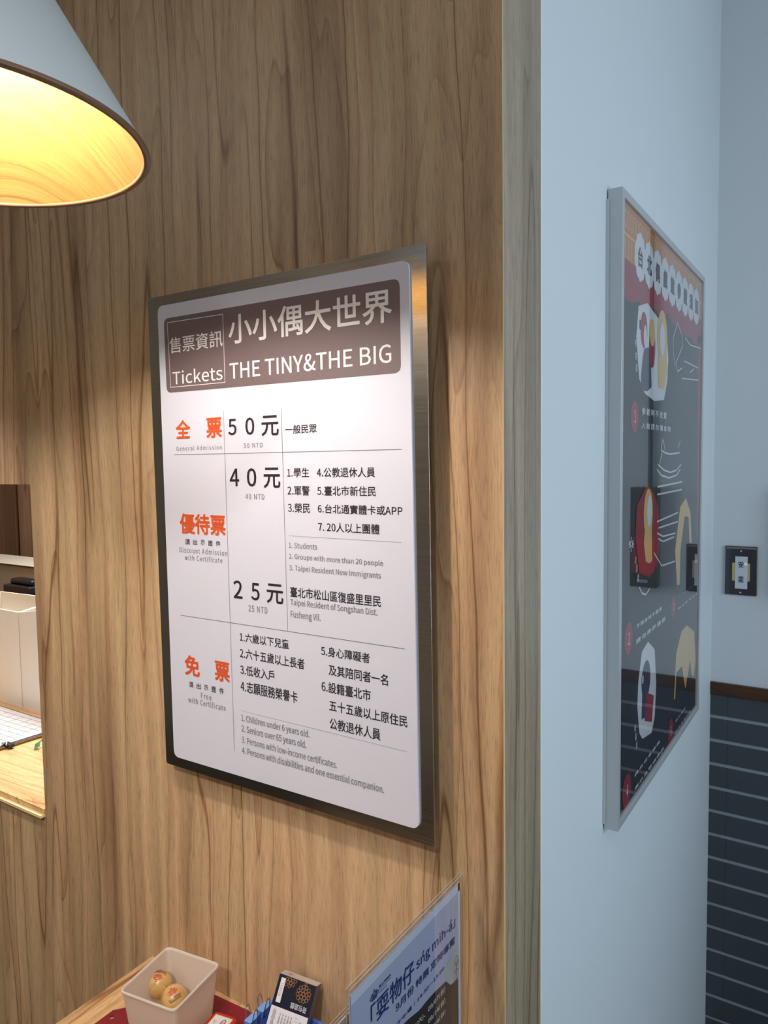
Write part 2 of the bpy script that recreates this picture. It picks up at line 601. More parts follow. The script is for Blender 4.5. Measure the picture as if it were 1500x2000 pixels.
random.seed(4)
rows = [(0.671, 0.741)]
z = 0.671
while z > FLOOR + 0.09:
    z1 = z - 0.0125
    rows.append((z1 - 0.0712, z1))
    z = z1 - 0.0712
rows.append((FLOOR, z - 0.0105))
tile_mesh = {}
for (z0, z1) in rows:
    x = 0.001
    first = True
    while x < 2.55:
        w = 0.054 if first else 0.298
        first = False
        x1 = min(x + w, 2.6)
        d = random.uniform(-0.0008, 0.0008)
        key = (round(x1 - x, 4), round(z1 - z0, 4))
        if key not in tile_mesh:
            o = MB().box(0, x1 - x, 0, 0.006, 0, z1 - z0).build('tile', M_tile, wf)
            tile_mesh[key] = o.data
        else:
            o = bpy.data.objects.new('tile', tile_mesh[key])
            col.objects.link(o)
            o.parent = wf
        o.location = (x, FAR - 0.002 + d, z0)
        x = x1 + 0.0012
struct('wall_right', MB().box(2.6, 2.72, -3.0, FAR + 0.13, FLOOR, CEIL), M_far_wall)
struct('wall_rear', MB().box(-4.0, 2.72, -3.12, -3.0, FLOOR, CEIL), M_rear)
struct('wall_side', MB().box(-4.12, -4.0, -3.12, 2.0, FLOOR, CEIL), M_rear)
struct('wall_staff', MB().box(-4.0, -0.12, 1.9, 2.0, FLOOR, CEIL), M_staff)
struct('floor', MB().box(-4.12, 2.72, -3.12, 2.0, FLOOR - 0.1, FLOOR), M_floor)
struct('ceiling', MB().box(-4.12, 2.72, -3.12, 2.0, CEIL, CEIL + 0.1), M_ceil)

# ------------------------------------------------------------------ ticket board
YM, YP = -0.030, -0.034
PT = at
Z1 = lambda x, y: (280 + x / 2.5862, 470 + y / 2.5862)
Z2 = lambda x, y: (300 + x / 2.6786, 880 + y / 2.6786)
Z3 = lambda x, y: (300 + x / 2.6786, 1200 + y / 2.6786)
board = thing('ticket_board', 'brushed steel ticket price board with white printed sheet, mounted on the wood-grain wall', 'sign', (-0.4, -0.0, 0.97))


def round_quad(c4, r_, n=5):
    """rounded quadrilateral from four corner points (world), in order"""
    out = []
    for i in range(4):
        p, a, b = Vector(c4[i]), Vector(c4[i - 1]), Vector(c4[(i + 1) % 4])
        s_, e_ = p + (a - p).normalized() * r_, p + (b - p).normalized() * r_
        for k in range(n + 1):
            t = k / n
            out.append(s_ * (1 - t) ** 2 + p * 2 * t * (1 - t) + e_ * t * t)
    return out


mq = [at(x, y, 1, YM) for x, y in ((288, 583.5), (325, 1490.5), (848.5, 1656), (832, 474))]
MB().prism(round_quad(mq, 0.006), (0, 0.003, 0)).build('metal_panel', M_steel, board, bevel=0.0004, segs=1)
mx0, mx1 = min(p.x for p in mq), max(p.x for p in mq)
mz0, mz1 = min(p.z for p in mq), max(p.z for p in mq)
for bx in (mx0 + 0.06, mx1 - 0.09):
    for bz in (mz0 + 0.08, mz1 - 0.08):
        MB().box(bx, bx + 0.03, YM + 0.003, 0, bz - 0.015, bz + 0.015).build('spacer', M_alu, board)
pq = [at(*q, 1, YP) for q in (Z1(71, 333), Z3(107, 742), Z3(1388, 1128), Z1(1340, 96))]
sheet = MB().prism(round_quad(pq, 0.014), (0, -YP + YM - 0.0002, 0)).build('printed_sheet', M_paper, board)
sheet['label'] = 'white printed price sheet with rounded corners'

SP = Plane((0, YP - 0.0004, 0), (1, 0, 0), (0, 0, 1))
SP2 = Plane((0, YP - 0.0007, 0), (1, 0, 0), (0, 0, 1))


def su(q):
    P = at(q[0], q[1], 1, YP)
    return (P.x, P.z)


ban = [at(*q, 1, YP - 0.0003) for q in (Z1(103, 395), Z1(118, 770), Z1(1301, 667), Z1(1294, 190))]
MB().add(round_quad(ban, 0.012), [tuple(range(24))]).build('title_banner', M_banner, sheet)
mb = MB()
bx = [su(Z1(*q)) for q in ((122, 415), (402, 372), (414, 716), (140, 741), (122, 415))]
SP2.line(mb, bx, 0.0011)
for t, a, b, bo in (('售票資訊', Z1(135, 572), Z1(400, 450), 0.008), ('Tickets', Z1(150, 729), Z1(400, 630), 0.006),
                    ('小小偶大世界', Z1(433, 527), Z1(1256, 237), 0.016), ('THE TINY&THE BIG', Z1(438, 701), Z1(1253, 521), 0.012)):
    m1 = MB()
    SP2.text(m1, t, su(a), su(b), bold=bo)
    m1.build('title_lettering', M_bw, sheet)
mb.build('title_box', M_bw, sheet)
for t, a, b, bo in (
        ('5', Z1(430, 984), Z1(470, 899), .018), ('0', Z1(517, 982), Z1(560, 892), .018), ('元', Z1(598, 988), Z1(683, 880), .018),
        ('4', Z2(400, 187), Z2(447, 94), .018), ('0', Z2(490, 188), Z2(537, 92), .018), ('元', Z2(577, 196), Z2(662, 88), .018),
        ('2', Z2(420, 771), Z2(464, 682), .018), ('5', Z2(512, 781), Z2(554, 695), .018), ('元', Z2(593, 796), Z2(678, 702), .018),
        ('一般民眾', Z1(718, 978), Z1(876, 925), .010),
        ('1.學生', Z2(700, 140), Z2(814, 90), .010), ('4.公教退休人員', Z2(855, 140), Z2(1158, 86), .010),
        ('2.軍警', Z2(702, 234), Z2(816, 184), .010), ('5.臺北市新住民', Z2(857, 235), Z2(1162, 187), .010),
        ('3.榮民', Z2(704, 324), Z2(818, 276), .010), ('6.台北通實體卡或APP', Z2(860, 327), Z2(1302, 290), .010),
        ('7. 20人以上團體', Z2(862, 423), Z2(1182, 386), .010),
        ('臺北市松山區復盛里里民', Z2(716, 765), Z2(1189, 761), .010),
        ('須', Z2(166, 491), Z2(190, 463), .010), ('出', Z2(207, 492), Z2(228, 466), .010), ('示', Z2(247, 493), Z2(268, 468), .010),
        ('證', Z2(287, 498), Z2(309, 470), .010), ('件', Z2(327, 500), Z2(350, 473), .010),
        ('1.六歲以下兒童', Z3(452, 140), Z3(708, 132), .010), ('2.六十五歲以上長者', Z3(453, 227), Z3(789, 233), .010),
        ('3.低收入戶', Z3(455, 313), Z3(631, 294), .010), ('4.志願服務榮譽卡', Z3(457, 402), Z3(753, 405), .010),
        ('5.身心障礙者', Z3(877, 214), Z3(1131, 203), .010), ('及其陪同者一名', Z3(917, 317), Z3(1226, 315), .010),
        ('6.設籍臺北市', Z3(880, 402), Z3(1136, 394), .010), ('五十五歲以上原住民', Z3(920, 503), Z3(1328, 532), .010),
        ('公教退休人員', Z3(922, 598), Z3(1187, 599), .010),
        ('須', Z3(186, 379), Z3(208, 354), .010), ('出', Z3(226, 388), Z3(247, 362), .010), ('示', Z3(265, 395), Z3(286, 371), .010),
        ('證', Z3(304, 405), Z3(326, 377), .010), ('件', Z3(345, 414), Z3(368, 387), .010)):
    m1 = MB()
    SP.text(m1, t, su(a), su(b), bold=bo)
    m1.build('price_lettering' if bo > .01 else 'lettering', M_ink, sheet)
for t, a, b in (('全', Z1(165, 1002), Z1(237, 903)), ('票', Z1(320, 999), Z1(395, 891)), ('優待票', Z2(140, 434), Z2(375, 336)),
                ('免', Z3(165, 314), Z3(240, 223)), ('票', Z3(322, 344), Z3(397, 254))):
    m1 = MB()
    SP.text(m1, t, su(a), su(b), bold=.03)
    m1.build('orange_lettering', M_orange, sheet)
for t, a, b, sp_ in (
        ('General Admission', Z1(168, 1062), Z1(397, 1031), 1.12), ('50 NTD', Z1(508, 1048), Z1(603, 1020), 1.1),
        ('40 NTD', Z2(482, 255), Z2(580, 227), 1.1), ('25 NTD', Z2(498, 841), Z2(596, 820), 1.1),
        ('Discount Admission', Z2(137, 532), Z2(386, 522), 1.1), ('with Certificate', Z2(164, 572), Z2(360, 560), 1.1),
        ('1. Students', Z2(708, 509), Z2(856, 487), 1), ('2. Groups with more than 20 people', Z2(709, 573), Z2(1201, 574), 1),
        ('3. Taipei Resident New Immigrants', Z2(711, 635), Z2(1190, 637), 1),
        ('Taipei Resident of Songshan Dist.', Z2(717, 816), Z2(1171, 827), 1), ('Fusheng Vil.', Z2(718, 882), Z2(874, 855), 1),
        ('Free', Z3(249, 438), Z3(303, 421), 1.1), ('with Certificate', Z3(183, 459), Z3(377, 474), 1.1),
        ('1. Children under 6 years old.', Z3(460, 565), Z3(816, 607), 1), ('2. Seniors over 65 years old.', Z3(461, 622), Z3(799, 661), 1),
        ('3. Persons with low-income certificates.', Z3(462, 670), Z3(960, 766), 1),
        ('4. Persons with disabilities and one essential companion.', Z3(464, 735), Z3(1206, 895), 1)):
    m1 = MB()
    SP.text(m1, t, su(a), su(b), space=sp_, bold=.012)
    m1.build('grey_lettering', M_grey, sheet)
for a, b in ((Z1(157, 1082), Z1(1306, 1054)), (Z2(143, 861), Z2(1313, 1037)), (Z1(405, 863), Z3(423, 712)), (Z1(697, 848), Z3(702, 85))):
    m1 = MB()
    SP.line(m1, [su(a), su(b)], 0.0009)
    m1.build('table_rule', M_rule, sheet)
for a, b in ((Z2(707, 445), Z2(1296, 480)), (Z3(455, 502), Z3(1325, 717))):
    m1 = MB()
    SP.line(m1, [su(a), su(b)], 0.0007)
    m1.build('thin_rule', M_faint, sheet)

# ------------------------------------------------------------------ pendant lamp
LY, LZ, LR, LH = -0.5223, 1.905, 0.2037, 0.305
M_shade = mat('pale_grey_shade', (184, 191, 193), 0.6, var=0.03, scale=8)
M_rim = mat('brown_rim', (120, 88, 62), 0.45)
M_bulb = bpy.data.materials.new('bulb_glow')
M_bulb.use_nodes = True
b = M_bulb.node_tree.nodes['Principled BSDF']
b.inputs['Emission Color'].default_value = (1.0, 0.93, 0.84, 1)
b.inputs['Emission Strength'].default_value = 560.0


def pendant(LX, label):
    lamp = thing('pendant_lamp', label, 'lamp', (LX, LY, LZ), 'conical pendant lamps over the counter')
    c = (LX, LY, LZ)
    MB().lathe([(LR, 0.0), (0.022, LH), (0.0, LH)], c, 96).build('outer_shade', M_shade, lamp, smooth=True)
    MB().lathe([(LR - 0.0075, 0.001), (0.019, LH - 0.012), (0.0, LH - 0.012)], c, 96).build('veneer_lining', M_oak, lamp, smooth=True)
    MB().lathe([(LR + 0.0006, 0.001), (LR - 0.001, -0.0012), (LR - 0.0068, -0.0012), (LR - 0.0082, 0.001), (LR - 0.0078, 0.004), (LR - 0.001, 0.004)], c, 96, closed=True).build('rim', M_rim, lamp, smooth=True)
    MB().lathe([(0.0, LH + 0.05), (0.018, LH + 0.05), (0.024, LH), (0.0, LH)], c, 24).build('cap', M_alu, lamp, smooth=True)
    MB().tube([(LX, LY, LZ + LH + 0.05), (LX, LY, CEIL - 0.02)], 0.003).build('cord', M_black, lamp)
    MB().lathe([(0.0, 0.0), (0.05, 0.0), (0.055, 0.02), (0.0, 0.02)], (LX, LY, CEIL - 0.02), 32).build('ceiling_rose', M_white, lamp)
    MB().lathe([(0.0, 0.0), (0.02, 0.0), (0.02, 0.07), (0.0, 0.07)], (LX, LY, LZ + 0.16), 24).build('socket', M_white, lamp)
    BZ = LZ + 0.10
    prof = [(0.030 * math.sin(math.pi * k / 12), -0.030 * math.cos(math.pi * k / 12)) for k in range(12)] + [(0.012, 0.05), (0.012, 0.062)]
    MB().lathe(prof, (LX, LY, BZ), 32).build('bulb', M_bulb, lamp, smooth=True)


pendant(-0.4118, 'conical pendant lamp, pale grey outside and glowing oak veneer inside, hanging at upper left')
pendant(-1.85, 'second conical grey pendant lamp, added out of view on the left for extra light')  # unseen twin of the lamp, added to light the left and lower wall

# ------------------------------------------------------------------ poster on the painted wall
XF, XP, XG = 0.030, 0.022, 0.0265
po = thing('framed_poster', 'large dark visitor-rules poster in a silver aluminium frame on the pale blue-white wall', 'poster', (0, 0.9, 0.8))
Zp = lambda x, y: (1160 + x / 4.446, 350 + y / 4.446)
oq = [at(x, y, 0, XF) for x, y in ((1220, 363.5), (1203.5, 1626.5), (1362, 1392.5), (1380.3, 548))]
y0 = (oq[0].y + oq[1].y) / 2; y1 = (oq[2].y + oq[3].y) / 2
z0 = (oq[1].z + oq[2].z) / 2; z1 = (oq[0].z + oq[3].z) / 2
FW = 0.016
for nm, bb in (('frame_side', (0.002, XF, y0, y0 + FW, z0, z1)), ('frame_side', (0.002, XF, y1 - FW, y1, z0, z1)),
               ('frame_rail', (0.002, XF, y0 + FW, y1 - FW, z0, z0 + FW)), ('frame_rail', (0.002, XF, y0 + FW, y1 - FW, z1 - FW, z1))):
    MB().box(*bb).build(nm, M_alu, po, bevel=0.0008, segs=1)
MB().box(0.0, 0.005, y0 - 0.006, y1 + 0.002, z0 + 0.012, z1 - 0.02).build('hanging_batten', M_alu, po)
M_pbg = mat('poster_slate', (40, 46, 56), 0.5)
M_pred = mat('poster_red', (158, 44, 62), 0.5)
M_porange = mat('poster_orange', (206, 132, 84), 0.5)
M_pyel = mat('poster_gold', (232, 196, 128), 0.5)
M_pwhite = mat('poster_white', (226, 230, 238), 0.5)
M_pink = mat('poster_ink', (44, 46, 54), 0.5)
M_pblue = mat('poster_blue', (54, 66, 100), 0.5)
pp = MB().box(0.012, XP, y0 + FW, y1 - FW, z0 + FW, z1 - FW).build('printed_sheet', M_pbg, po)
MB().box(XG - 0.0015, XG, y0 + FW, y1 - FW, z0 + FW, z1 - FW).build('glass_pane', M_pane, po)
yi0, yi1, zi0, zi1 = y0 + FW, y1 - FW, z0 + FW, z1 - FW


def pu(q):
    P = at(q[0], q[1], 0, XP)
    return (min(max(P.y, yi0 + 0.001), yi1 - 0.001), min(max(P.z, zi0 + 0.001), zi1 - 0.001))


L = [Plane((XP + 0.0003 * (k + 1), 0, 0), (0, 1, 0), (0, 0, 1)) for k in range(6)]
za = lambda x, y: (1160 + x / 4.446, 350 + y / 4.446)
zb = lambda x, y: (1160 + x / 4.0, 750 + y / 4.0)
zc = lambda x, y: (1200 + x / 8.333, 760 + y / 8.333)
zd = lambda x, y: (1200 + x / 7.692, 1160 + y / 7.692)
ze = lambda x, y: (1200 + x / 8.333, 1380 + y / 8.333)
zf = lambda x, y: (1230 + x / 9.091, 580 + y / 9.091)
mb = MB()
L[0].poly(mb, [(yi0, zi1 - 0.105), (yi1, zi1 - 0.105), (yi1, zi1), (yi0, zi1)])
mb.build('eave_band', M_porange, pp)
mb = MB()
L[1].poly(mb, [(yi0, zi1 - 0.060), (yi1, zi1 - 0.060), (yi1, zi1 - 0.055), (yi0, zi1 - 0.055)])
k = yi0 + 0.012
while k < yi1 - 0.012:
    L[1].line(mb, [(k, zi1 - 0.066), (k, zi1 - 0.103)], 0.0045)
    L[1].ring(mb, (k, zi1 - 0.028), 0.011, 0.019, 0.003, 10)
    k += 0.022
stuff(mb.build('eave_pattern', M_pyel, pp))
mb = MB()
L[0].poly(mb, [(yi0, zi1 - 0.105)] + [(yi0 + (yi1 - yi0) * i / 48, zi1 - 0.152 - 0.012 * abs(math.sin(math.pi * i / 8)) - 0.02 * abs(math.cos(math.pi * i / 48))) for i in range(49)] + [(yi1, zi1 - 0.105)])
L[0].poly(mb, [(yi0, zi1 - 0.15), (yi0 + 0.022, zi1 - 0.15), (yi0 + 0.014, 1.2), (yi0, 1.05)])
L[0].poly(mb, [(yi1 - 0.035, zi1 - 0.15), (yi1, zi1 - 0.15), (yi1, 1.3), (yi1 - 0.022, 1.45)])
mb.build('red_curtain', M_pred, pp)
mbw, mbt = Split(), Split()
cent = [za(400, 685), za(480, 745), za(552, 805), za(622, 870), za(683, 930), za(737, 985), za(790, 1022), za(838, 1070), za(886, 1112)]
cu_ = [pu(q) for q in cent]
zc_ = sum(q[1] for q in cu_) / len(cu_)
for i, ch in enumerate('台北偶戲館參觀須知'):
    yy = cu_[0][0] + (cu_[-1][0] - cu_[0][0]) * i / 8.0
    L[2].ell(mbw, (yy, zc_), 0.042, 0.046, 40, 0.10, 10)
    L[3].text(mbt, ch, (yy - 0.020, zc_ - 0.021), (yy + 0.020, zc_ + 0.021), bold=.03)
mbt.build('title_character', M_pink, pp)
L[1].poly(mbw, [pu(zf(*q)) for q in ((150, 160), (310, 110), (420, 270), (530, 420), (640, 500), (680, 1100), (660, 1500), (600, 1830), (430, 1850), (260, 1710), (160, 1450), (110, 700))])
L[1].poly(mbw, [pu(q) for q in ((1253, 1273), (1265, 1253), (1278, 1268), (1281, 1335), (1278, 1400), (1272, 1431), (1254, 1443), (1248, 1432), (1244, 1380), (1246, 1330))])
mbw.build('white_patch', M_pwhite, pp)
mb = Split()
L[2].poly(mb, [pu(zf(*q)) for q in ((250, 920), (330, 890), (370, 1200), (380, 1600), (300, 1680), (190, 1640), (190, 1400), (225, 1050))])
L[2].poly(mb, [pu(zf(*q)) for q in ((165, 400), (200, 420), (195, 600), (160, 560))])
a = pu((1261, 1328)); L[2].ell(mb, a, 0.040, 0.045)
L[2].poly(mb, [pu(q) for q in ((1254, 1348), (1264, 1352), (1262, 1400), (1252, 1405))])
mb.build('dark_shape', M_pblue, pp)
mb = Split()
a = pu(zf(390, 900)); L[3].ell(mb, a, 0.028, 0.045)
a = pu(zf(245, 590)); L[3].ell(mb, a, 0.028, 0.038)
L[3].poly(mb, [pu(zb(*q)) for q in ((410, 780), (460, 850), (500, 960), (515, 1250), (490, 1420), (430, 1510), (350, 1480), (320, 1200), (330, 950), (370, 870))])
L[3].poly(mb, [pu(q) for q in ((1261, 1352), (1276, 1358), (1272, 1410), (1258, 1408))])
for q, ry in ((zb(315, 255), 31), (zd(205, 670), 31), (zd(880, 190), 21), (ze(190, 1370), 32), (ze(905, 400), 24)):
    a, t = pu(q), pu((q[0], q[1] - ry))
    L[3].ell(mb, a, abs(t[1] - a[1]) * 0.93, abs(t[1] - a[1]))
mb.build('red_shape', M_pred, pp)
mb = Split()
a = pu(zf(570, 720)); L[3].ell(mb, a, 0.050, 0.062)
L[3].poly(mb, [pu(zf(*q)) for q in ((520, 880), (630, 880), (660, 1300), (600, 1650), (500, 1600), (490, 1200))])
a = pu(zf(390, 640)); L[4].ell(mb, a, 0.024, 0.03)
a = pu(zb(420, 1010)); L[4].ell(mb, a, 0.040, 0.055)
L[4].poly(mb, [pu(zb(*q)) for q in ((395, 1080), (445, 1080), (450, 1380), (430, 1400), (400, 1390), (385, 1250))])
L[3].poly(mb, [pu(zb(*q)) for q in ((715, 890), (750, 1000), (760, 1240), (742, 1240), (735, 1040), (705, 1030), (672, 1300), (665, 1570), (645, 1570), (630, 1300), (670, 960))])
L[3].poly(mb, [pu(zd(*q)) for q in ((1080, 470), (1190, 560), (1210, 1000), (1180, 1250), (1150, 1200), (1130, 1000), (1060, 1420), (1035, 1300), (1010, 1080), (925, 1180), (905, 1580), (885, 1580), (920, 900), (1000, 560))])
mb.build('gold_shape', M_pyel, pp)
mb = Split()
a = pu(zf(565, 760)); L[5].ell(mb, a, 0.026, 0.038)
a = pu(zb(428, 990)); L[5].ell(mb, a, 0.022, 0.034)
a = pu(zf(262, 700)); L[5].ell(mb, a, 0.013, 0.024)
a = pu(zd(415, 1285)); L[5].ell(mb, a, 0.007, 0.010)
mb.build('white_oval', M_pwhite, pp)
mb = Split()
for t, q, h in (('1', zb(315, 255), 12), ('2', zd(205, 670), 12), ('3', zd(880, 190), 8), ('4', ze(190, 1370), 12), ('5', ze(905, 400), 9)):
    a, t2 = pu(q), pu((q[0], q[1] - h))
    d = abs(t2[1] - a[1])
    L[5].text(mb, t, (a[0] - d * .45, a[1] - d), (a[0] + d * .45, a[1] + d), bold=.01)
for t, a, b_ in (('參觀時不放置', zc(425, 415), zc(830, 382)), ('入館請勿攜食物', zc(420, 642), zc(895, 607)),
                 ('不開放時不觸摸', zd(310, 527), zd(690, 183)), ('請勿奔跑嬉戲', zd(305, 757), zd(745, 330)),
                 ('請保持安靜', zb(645, 1665), zb(790, 1560)), ('請勿飲食吸菸', zb(645, 1765), zb(800, 1625)),
                 ('請勿任意觸摸', ze(300, 1150), ze(710, 535)), ('展示品敬請愛護', ze(300, 1370), ze(775, 640)),
                 ('請勿攀爬', ze(968, 255), ze(1130, 0)), ('請勿喧嘩吵鬧', ze(965, 435), ze(1210, 50))):
    L[5].text(mb, t, pu(a), pu(b_), space=1.35, bold=.02)
for q, ch in ((zf(70, 820), '布'), (zf(75, 1050), '袋'), (zf(85, 1260), '戲'), (ze(305, 350), '傀'), (ze(315, 490), '儡'), (ze(330, 620), '戲'),
              (zb(310, 1375), '皮'), (zb(320, 1440), '影'), (zb(330, 1510), '戲')):
    a = pu(q)
    L[5].text(mb, ch, (a[0] - .007, a[1] - .008), (a[0] + .007, a[1] + .008))
mb.build('white_lettering', M_pwhite, pp)
mb = MB()
for s_ in ([(750, 990), (800, 1030), (900, 1060), (1050, 1035)], [(700, 1230), (800, 1320), (900, 1355), (1000, 1320), (1075, 1230)],
           [(685, 1310), (750, 1400), (880, 1445), (1000, 1400), (1060, 1310)], [(695, 1590), (1090, 1510)], [(690, 1715), (1085, 1635)],
           [(810, 980), (800, 900), (770, 815), (750, 990)], [(765, 1030), (725, 1220)], [(1060, 850), (1030, 960)]):
    L[4].line(mb, [pu(zc(*q)) for q in s_], 0.0042)
for s_ in ([(490, 1075), (650, 1005)], [(500, 1125), (650, 1075)], [(490, 1165), (535, 1190), (630, 1165)], [(500, 1210), (535, 1230), (620, 1195)],
           [(465, 1320), (525, 1420), (625, 1385)], [(350, 1590), (370, 1635), (400, 1645), (430, 1600)], [(270, 1250), (305, 1250)], [(285, 1200), (285, 1305)],
           [(275, 1230), (300, 1275)], [(275, 1275), (300, 1225)]):
    L[4].line(mb, [pu(zb(*q)) for q in s_], 0.004)
for s_ in ([(700, 1620), (683, 1500), (683, 1380), (720, 1250), (760, 1350), (765, 1450), (705, 1600), (722, 1670), (760, 1640)],
           [(790, 1380), (830, 1440), (920, 1470)], [(780, 1580), (900, 1640)], [(760, 1730), (900, 1745)], [(830, 1680), (860, 1650)]):
    L[4].line(mb, [pu(za(*q)) for q in s_], 0.0035)
stuff(mb.build('line_drawing', M_pwhite, pp))

# ------------------------------------------------------------------ fixtures on the far wall
sx0, sx1, sz0, sz1 = 0.040, 0.1365, 1.093, 1.257
sw = thing('switch_plate', 'dark glossy wall switch plate with white and yellow paper labels on the far wall', 'switch', (0.088, FAR, 1.09))
M_plate = mat('smoked_plate', (56, 57, 63), 0.12, coat=0.4)
M_yel = mat('yellow_label', (190, 182, 120), 0.5)
M_lab = mat('white_label', (205, 210, 224), 0.4)
MB().box(sx0, sx1, FAR - 0.008, FAR, sz0, sz1).build('plate', M_plate, sw, bevel=0.002)
MB().box(sx0 + 0.004, sx1 - 0.003, FAR - 0.0092, FAR - 0.008, sz1 - 0.009, sz1 - 0.003).build('top_strip', mat('worn_strip', (120, 116, 122), 0.4), sw)
MB().box(sx0 + 0.022, sx1 - 0.021, FAR - 0.0086, FAR - 0.008, sz0 + 0.048, sz1 - 0.056).build('yellow_label', M_yel, sw)
MB().box(sx0 + 0.031, sx1 - 0.028, FAR - 0.0095, FAR - 0.0086, sz0 + 0.022, sz1 - 0.034).build('white_label', M_lab, sw)
SWP = Plane((0, FAR - 0.0098, 0), (1, 0, 0), (0, 0, 1))
mb = MB()
SWP.text(mb, '業', (0.080, sz0 + 0.042), (0.098, sz0 + 0.065), bold=.01)
SWP.text(mb, '安', (0.080, sz1 - 0.072), (0.096, sz1 - 0.050), bold=.01)
stuff(mb.build('label_lettering', M_ink, sw))
for zz in (sz0 + 0.009, sz1 - 0.016):
    MB().tube([(0.088, FAR - 0.0085, zz), (0.088, FAR - 0.0075, zz)], 0.003, 12).build('screw', M_alu, sw)
MB().tube([(0.103, FAR - 0.0155, sz1 - 0.058), (0.100, FAR - 0.009, sz1 - 0.060)], 0.0055, 12).build('toggle', M_white, sw)

cdt = MB().tube([(0.258, FAR - 0.012, 1.452), (0.258, FAR - 0.012, CEIL)], 0.008, 12).build('conduit', mat('green_grey_conduit', (70, 78, 72), 0.5))
cdt['label'] = 'slim grey-green conduit pipe rising up the far wall, seen reflected in the poster glass'
cdt['category'] = 'pipe'
bx_ = thing('alarm_box', 'bronze wall box with red band on the far wall, seen reflected in the poster glass', 'box', (0.27, FAR, 1.10))
MB().box(0.225, 0.318, FAR - 0.045, FAR, 1.10, 1.452).build('housing', mat('bronze_green', (74, 76, 52), 0.35, metal=0.3), bx_, bevel=0.003)
MB().box(0.232, 0.311, FAR - 0.0475, FAR - 0.045, 1.285, 1.44).build('window', mat('box_window', (66, 80, 76), 0.1), bx_)
MB().box(0.232, 0.311, FAR - 0.048, FAR - 0.045, 1.15, 1.275).build('red_door', mat('box_red', (150, 52, 44), 0.4), bx_)
MB().box(0.255, 0.29, FAR - 0.055, FAR - 0.045, 1.118, 1.128).build('handle', M_alu, bx_)

# ------------------------------------------------------------------ ticket window counter and what stands on it
sill = thing('window_counter', 'wood-grain counter slab inside the ticket window', 'counter', (-1.9, 0.3, 0.71))
SZ = 0.747
MB().box(NL + 0.001, NR - 0.001, 0.001, 0.95, 0.7095, SZ).build('slab', M_sill_wood, sill)
MB().box(NL + 0.001, NR - 0.001, -0.003, 0.001, 0.7345, SZ - 0.0003).build('front_band', M_counter_wood, sill)
MB().box(NL + 0.001, NR - 0.001, -0.012, 0.001, 0.7270, 0.7335).build('light_edge', mat('light_edge', (250, 226, 170), 0.35), sill)
MB().box(NL + 0.05, NR - 0.05, WT, 0.93, FLOOR, 0.7095).build('cabinet_body', M_back_wood, sill)
cab = thing('tall_cabinet', 'dark brown wooden cabinet at the back of the staff room, seen through the ticket window', 'cabinet', (-3.0, 1.6, FLOOR))
MB().box(-3.95, -3.47, 1.30, 1.895, FLOOR, 2.3).build('body', M_back_wood, cab)
MB().box(-3.94, -3.475, 1.28, 1.30, FLOOR + 0.05, 2.26).build('door', M_back_wood, cab)
cab2 = thing('side_cabinet', 'lighter brown cabinet to the right of the dark cabinet behind the ticket window', 'cabinet', (-2.8, 1.5, FLOOR))
M_mid = wood('mid_brown_laminate', (128, 104, 90), (116, 92, 78), (100, 80, 66), (60, 40, 30), seed=4.4)
MB().box(-3.45, -2.0, 1.30, 1.895, FLOOR, 2.3).build('body', M_mid, cab2)
MB().box(-3.44, -2.74, 1.28, 1.30, FLOOR + 0.05, 2.26).build('door', M_mid, cab2)
MB().box(-2.72, -2.02, 1.28, 1.30, FLOOR + 0.05, 2.26).build('door', M_mid, cab2)

desk = thing('desk_partition', 'grey desk partition with a dark glass top edge behind the white bins', 'partition', (-2.6, 0.97, FLOOR))
M_part = mat('grey_partition', (146, 140, 136), 0.6, var=0.05)
MB().box(-3.4, -1.5, 0.96, 1.14, FLOOR, 1.088).build('panel', M_part, desk)
MB().box(-3.42, -1.48, 0.956, 1.16, 1.088, 1.094).build('top_cap', mat('pale_cap', (196, 194, 190), 0.4), desk)
MB().box(-3.42, -1.48, 0.953, 0.956, 1.087, 1.0935).build('glass_edge', mat('green_glass', (26, 36, 32), 0.3), desk)
bk = lambda n: n
# open-topped white bins
def white_bin(x0, x1, yf, yb, zf, zb, label):
    t = thing('storage_bin', label, 'bin', ((x0 + x1) / 2, (yf + yb) / 2, SZ), 'white bins on the window counter')
    w = 0.006
    MB().hexa([(x0, yf, SZ), (x1, yf, SZ), (x1, yf + w, SZ), (x0, yf + w, SZ)], [(x0, yf, zf[0]), (x1, yf, zf[1]), (x1, yf + w, zf[1]), (x0, yf + w, zf[0])]).build('front_panel', M_white, t)
    MB().hexa([(x0, yb - w, SZ), (x1, yb - w, SZ), (x1, yb, SZ), (x0, yb, SZ)], [(x0, yb - w, zb[0]), (x1, yb - w, zb[1]), (x1, yb, zb[1]), (x0, yb, zb[0])]).build('back_panel', M_white, t)
    for a_, za_, zb_ in ((x0, zf[0], zb[0]), (x1 - w, zf[1], zb[1])):
        MB().hexa([(a_, yf + w, SZ), (a_ + w, yf + w, SZ), (a_ + w, yb - w, SZ), (a_, yb - w, SZ)], [(a_, yf + w, za_), (a_ + w, yf + w, za_), (a_ + w, yb - w, zb_), (a_, yb - w, zb_)]).build('side_panel', M_white, t)
    MB().box(x0 + w, x1 - w, yf + w, yb - w, SZ, SZ + 0.004).build('base', M_white, t)
    return t


white_bin(-2.30, -1.915, 0.380, 0.54, (1.072, 1.072), (1.085, 1.092), 'white open bin with flat rim, left of the pair on the window counter')
white_bin(-1.911, -1.62, 0.380, 0.54, (1.072, 1.115), (1.092, 1.12), 'white open bin with sloping rim, right of the pair on the window counter')
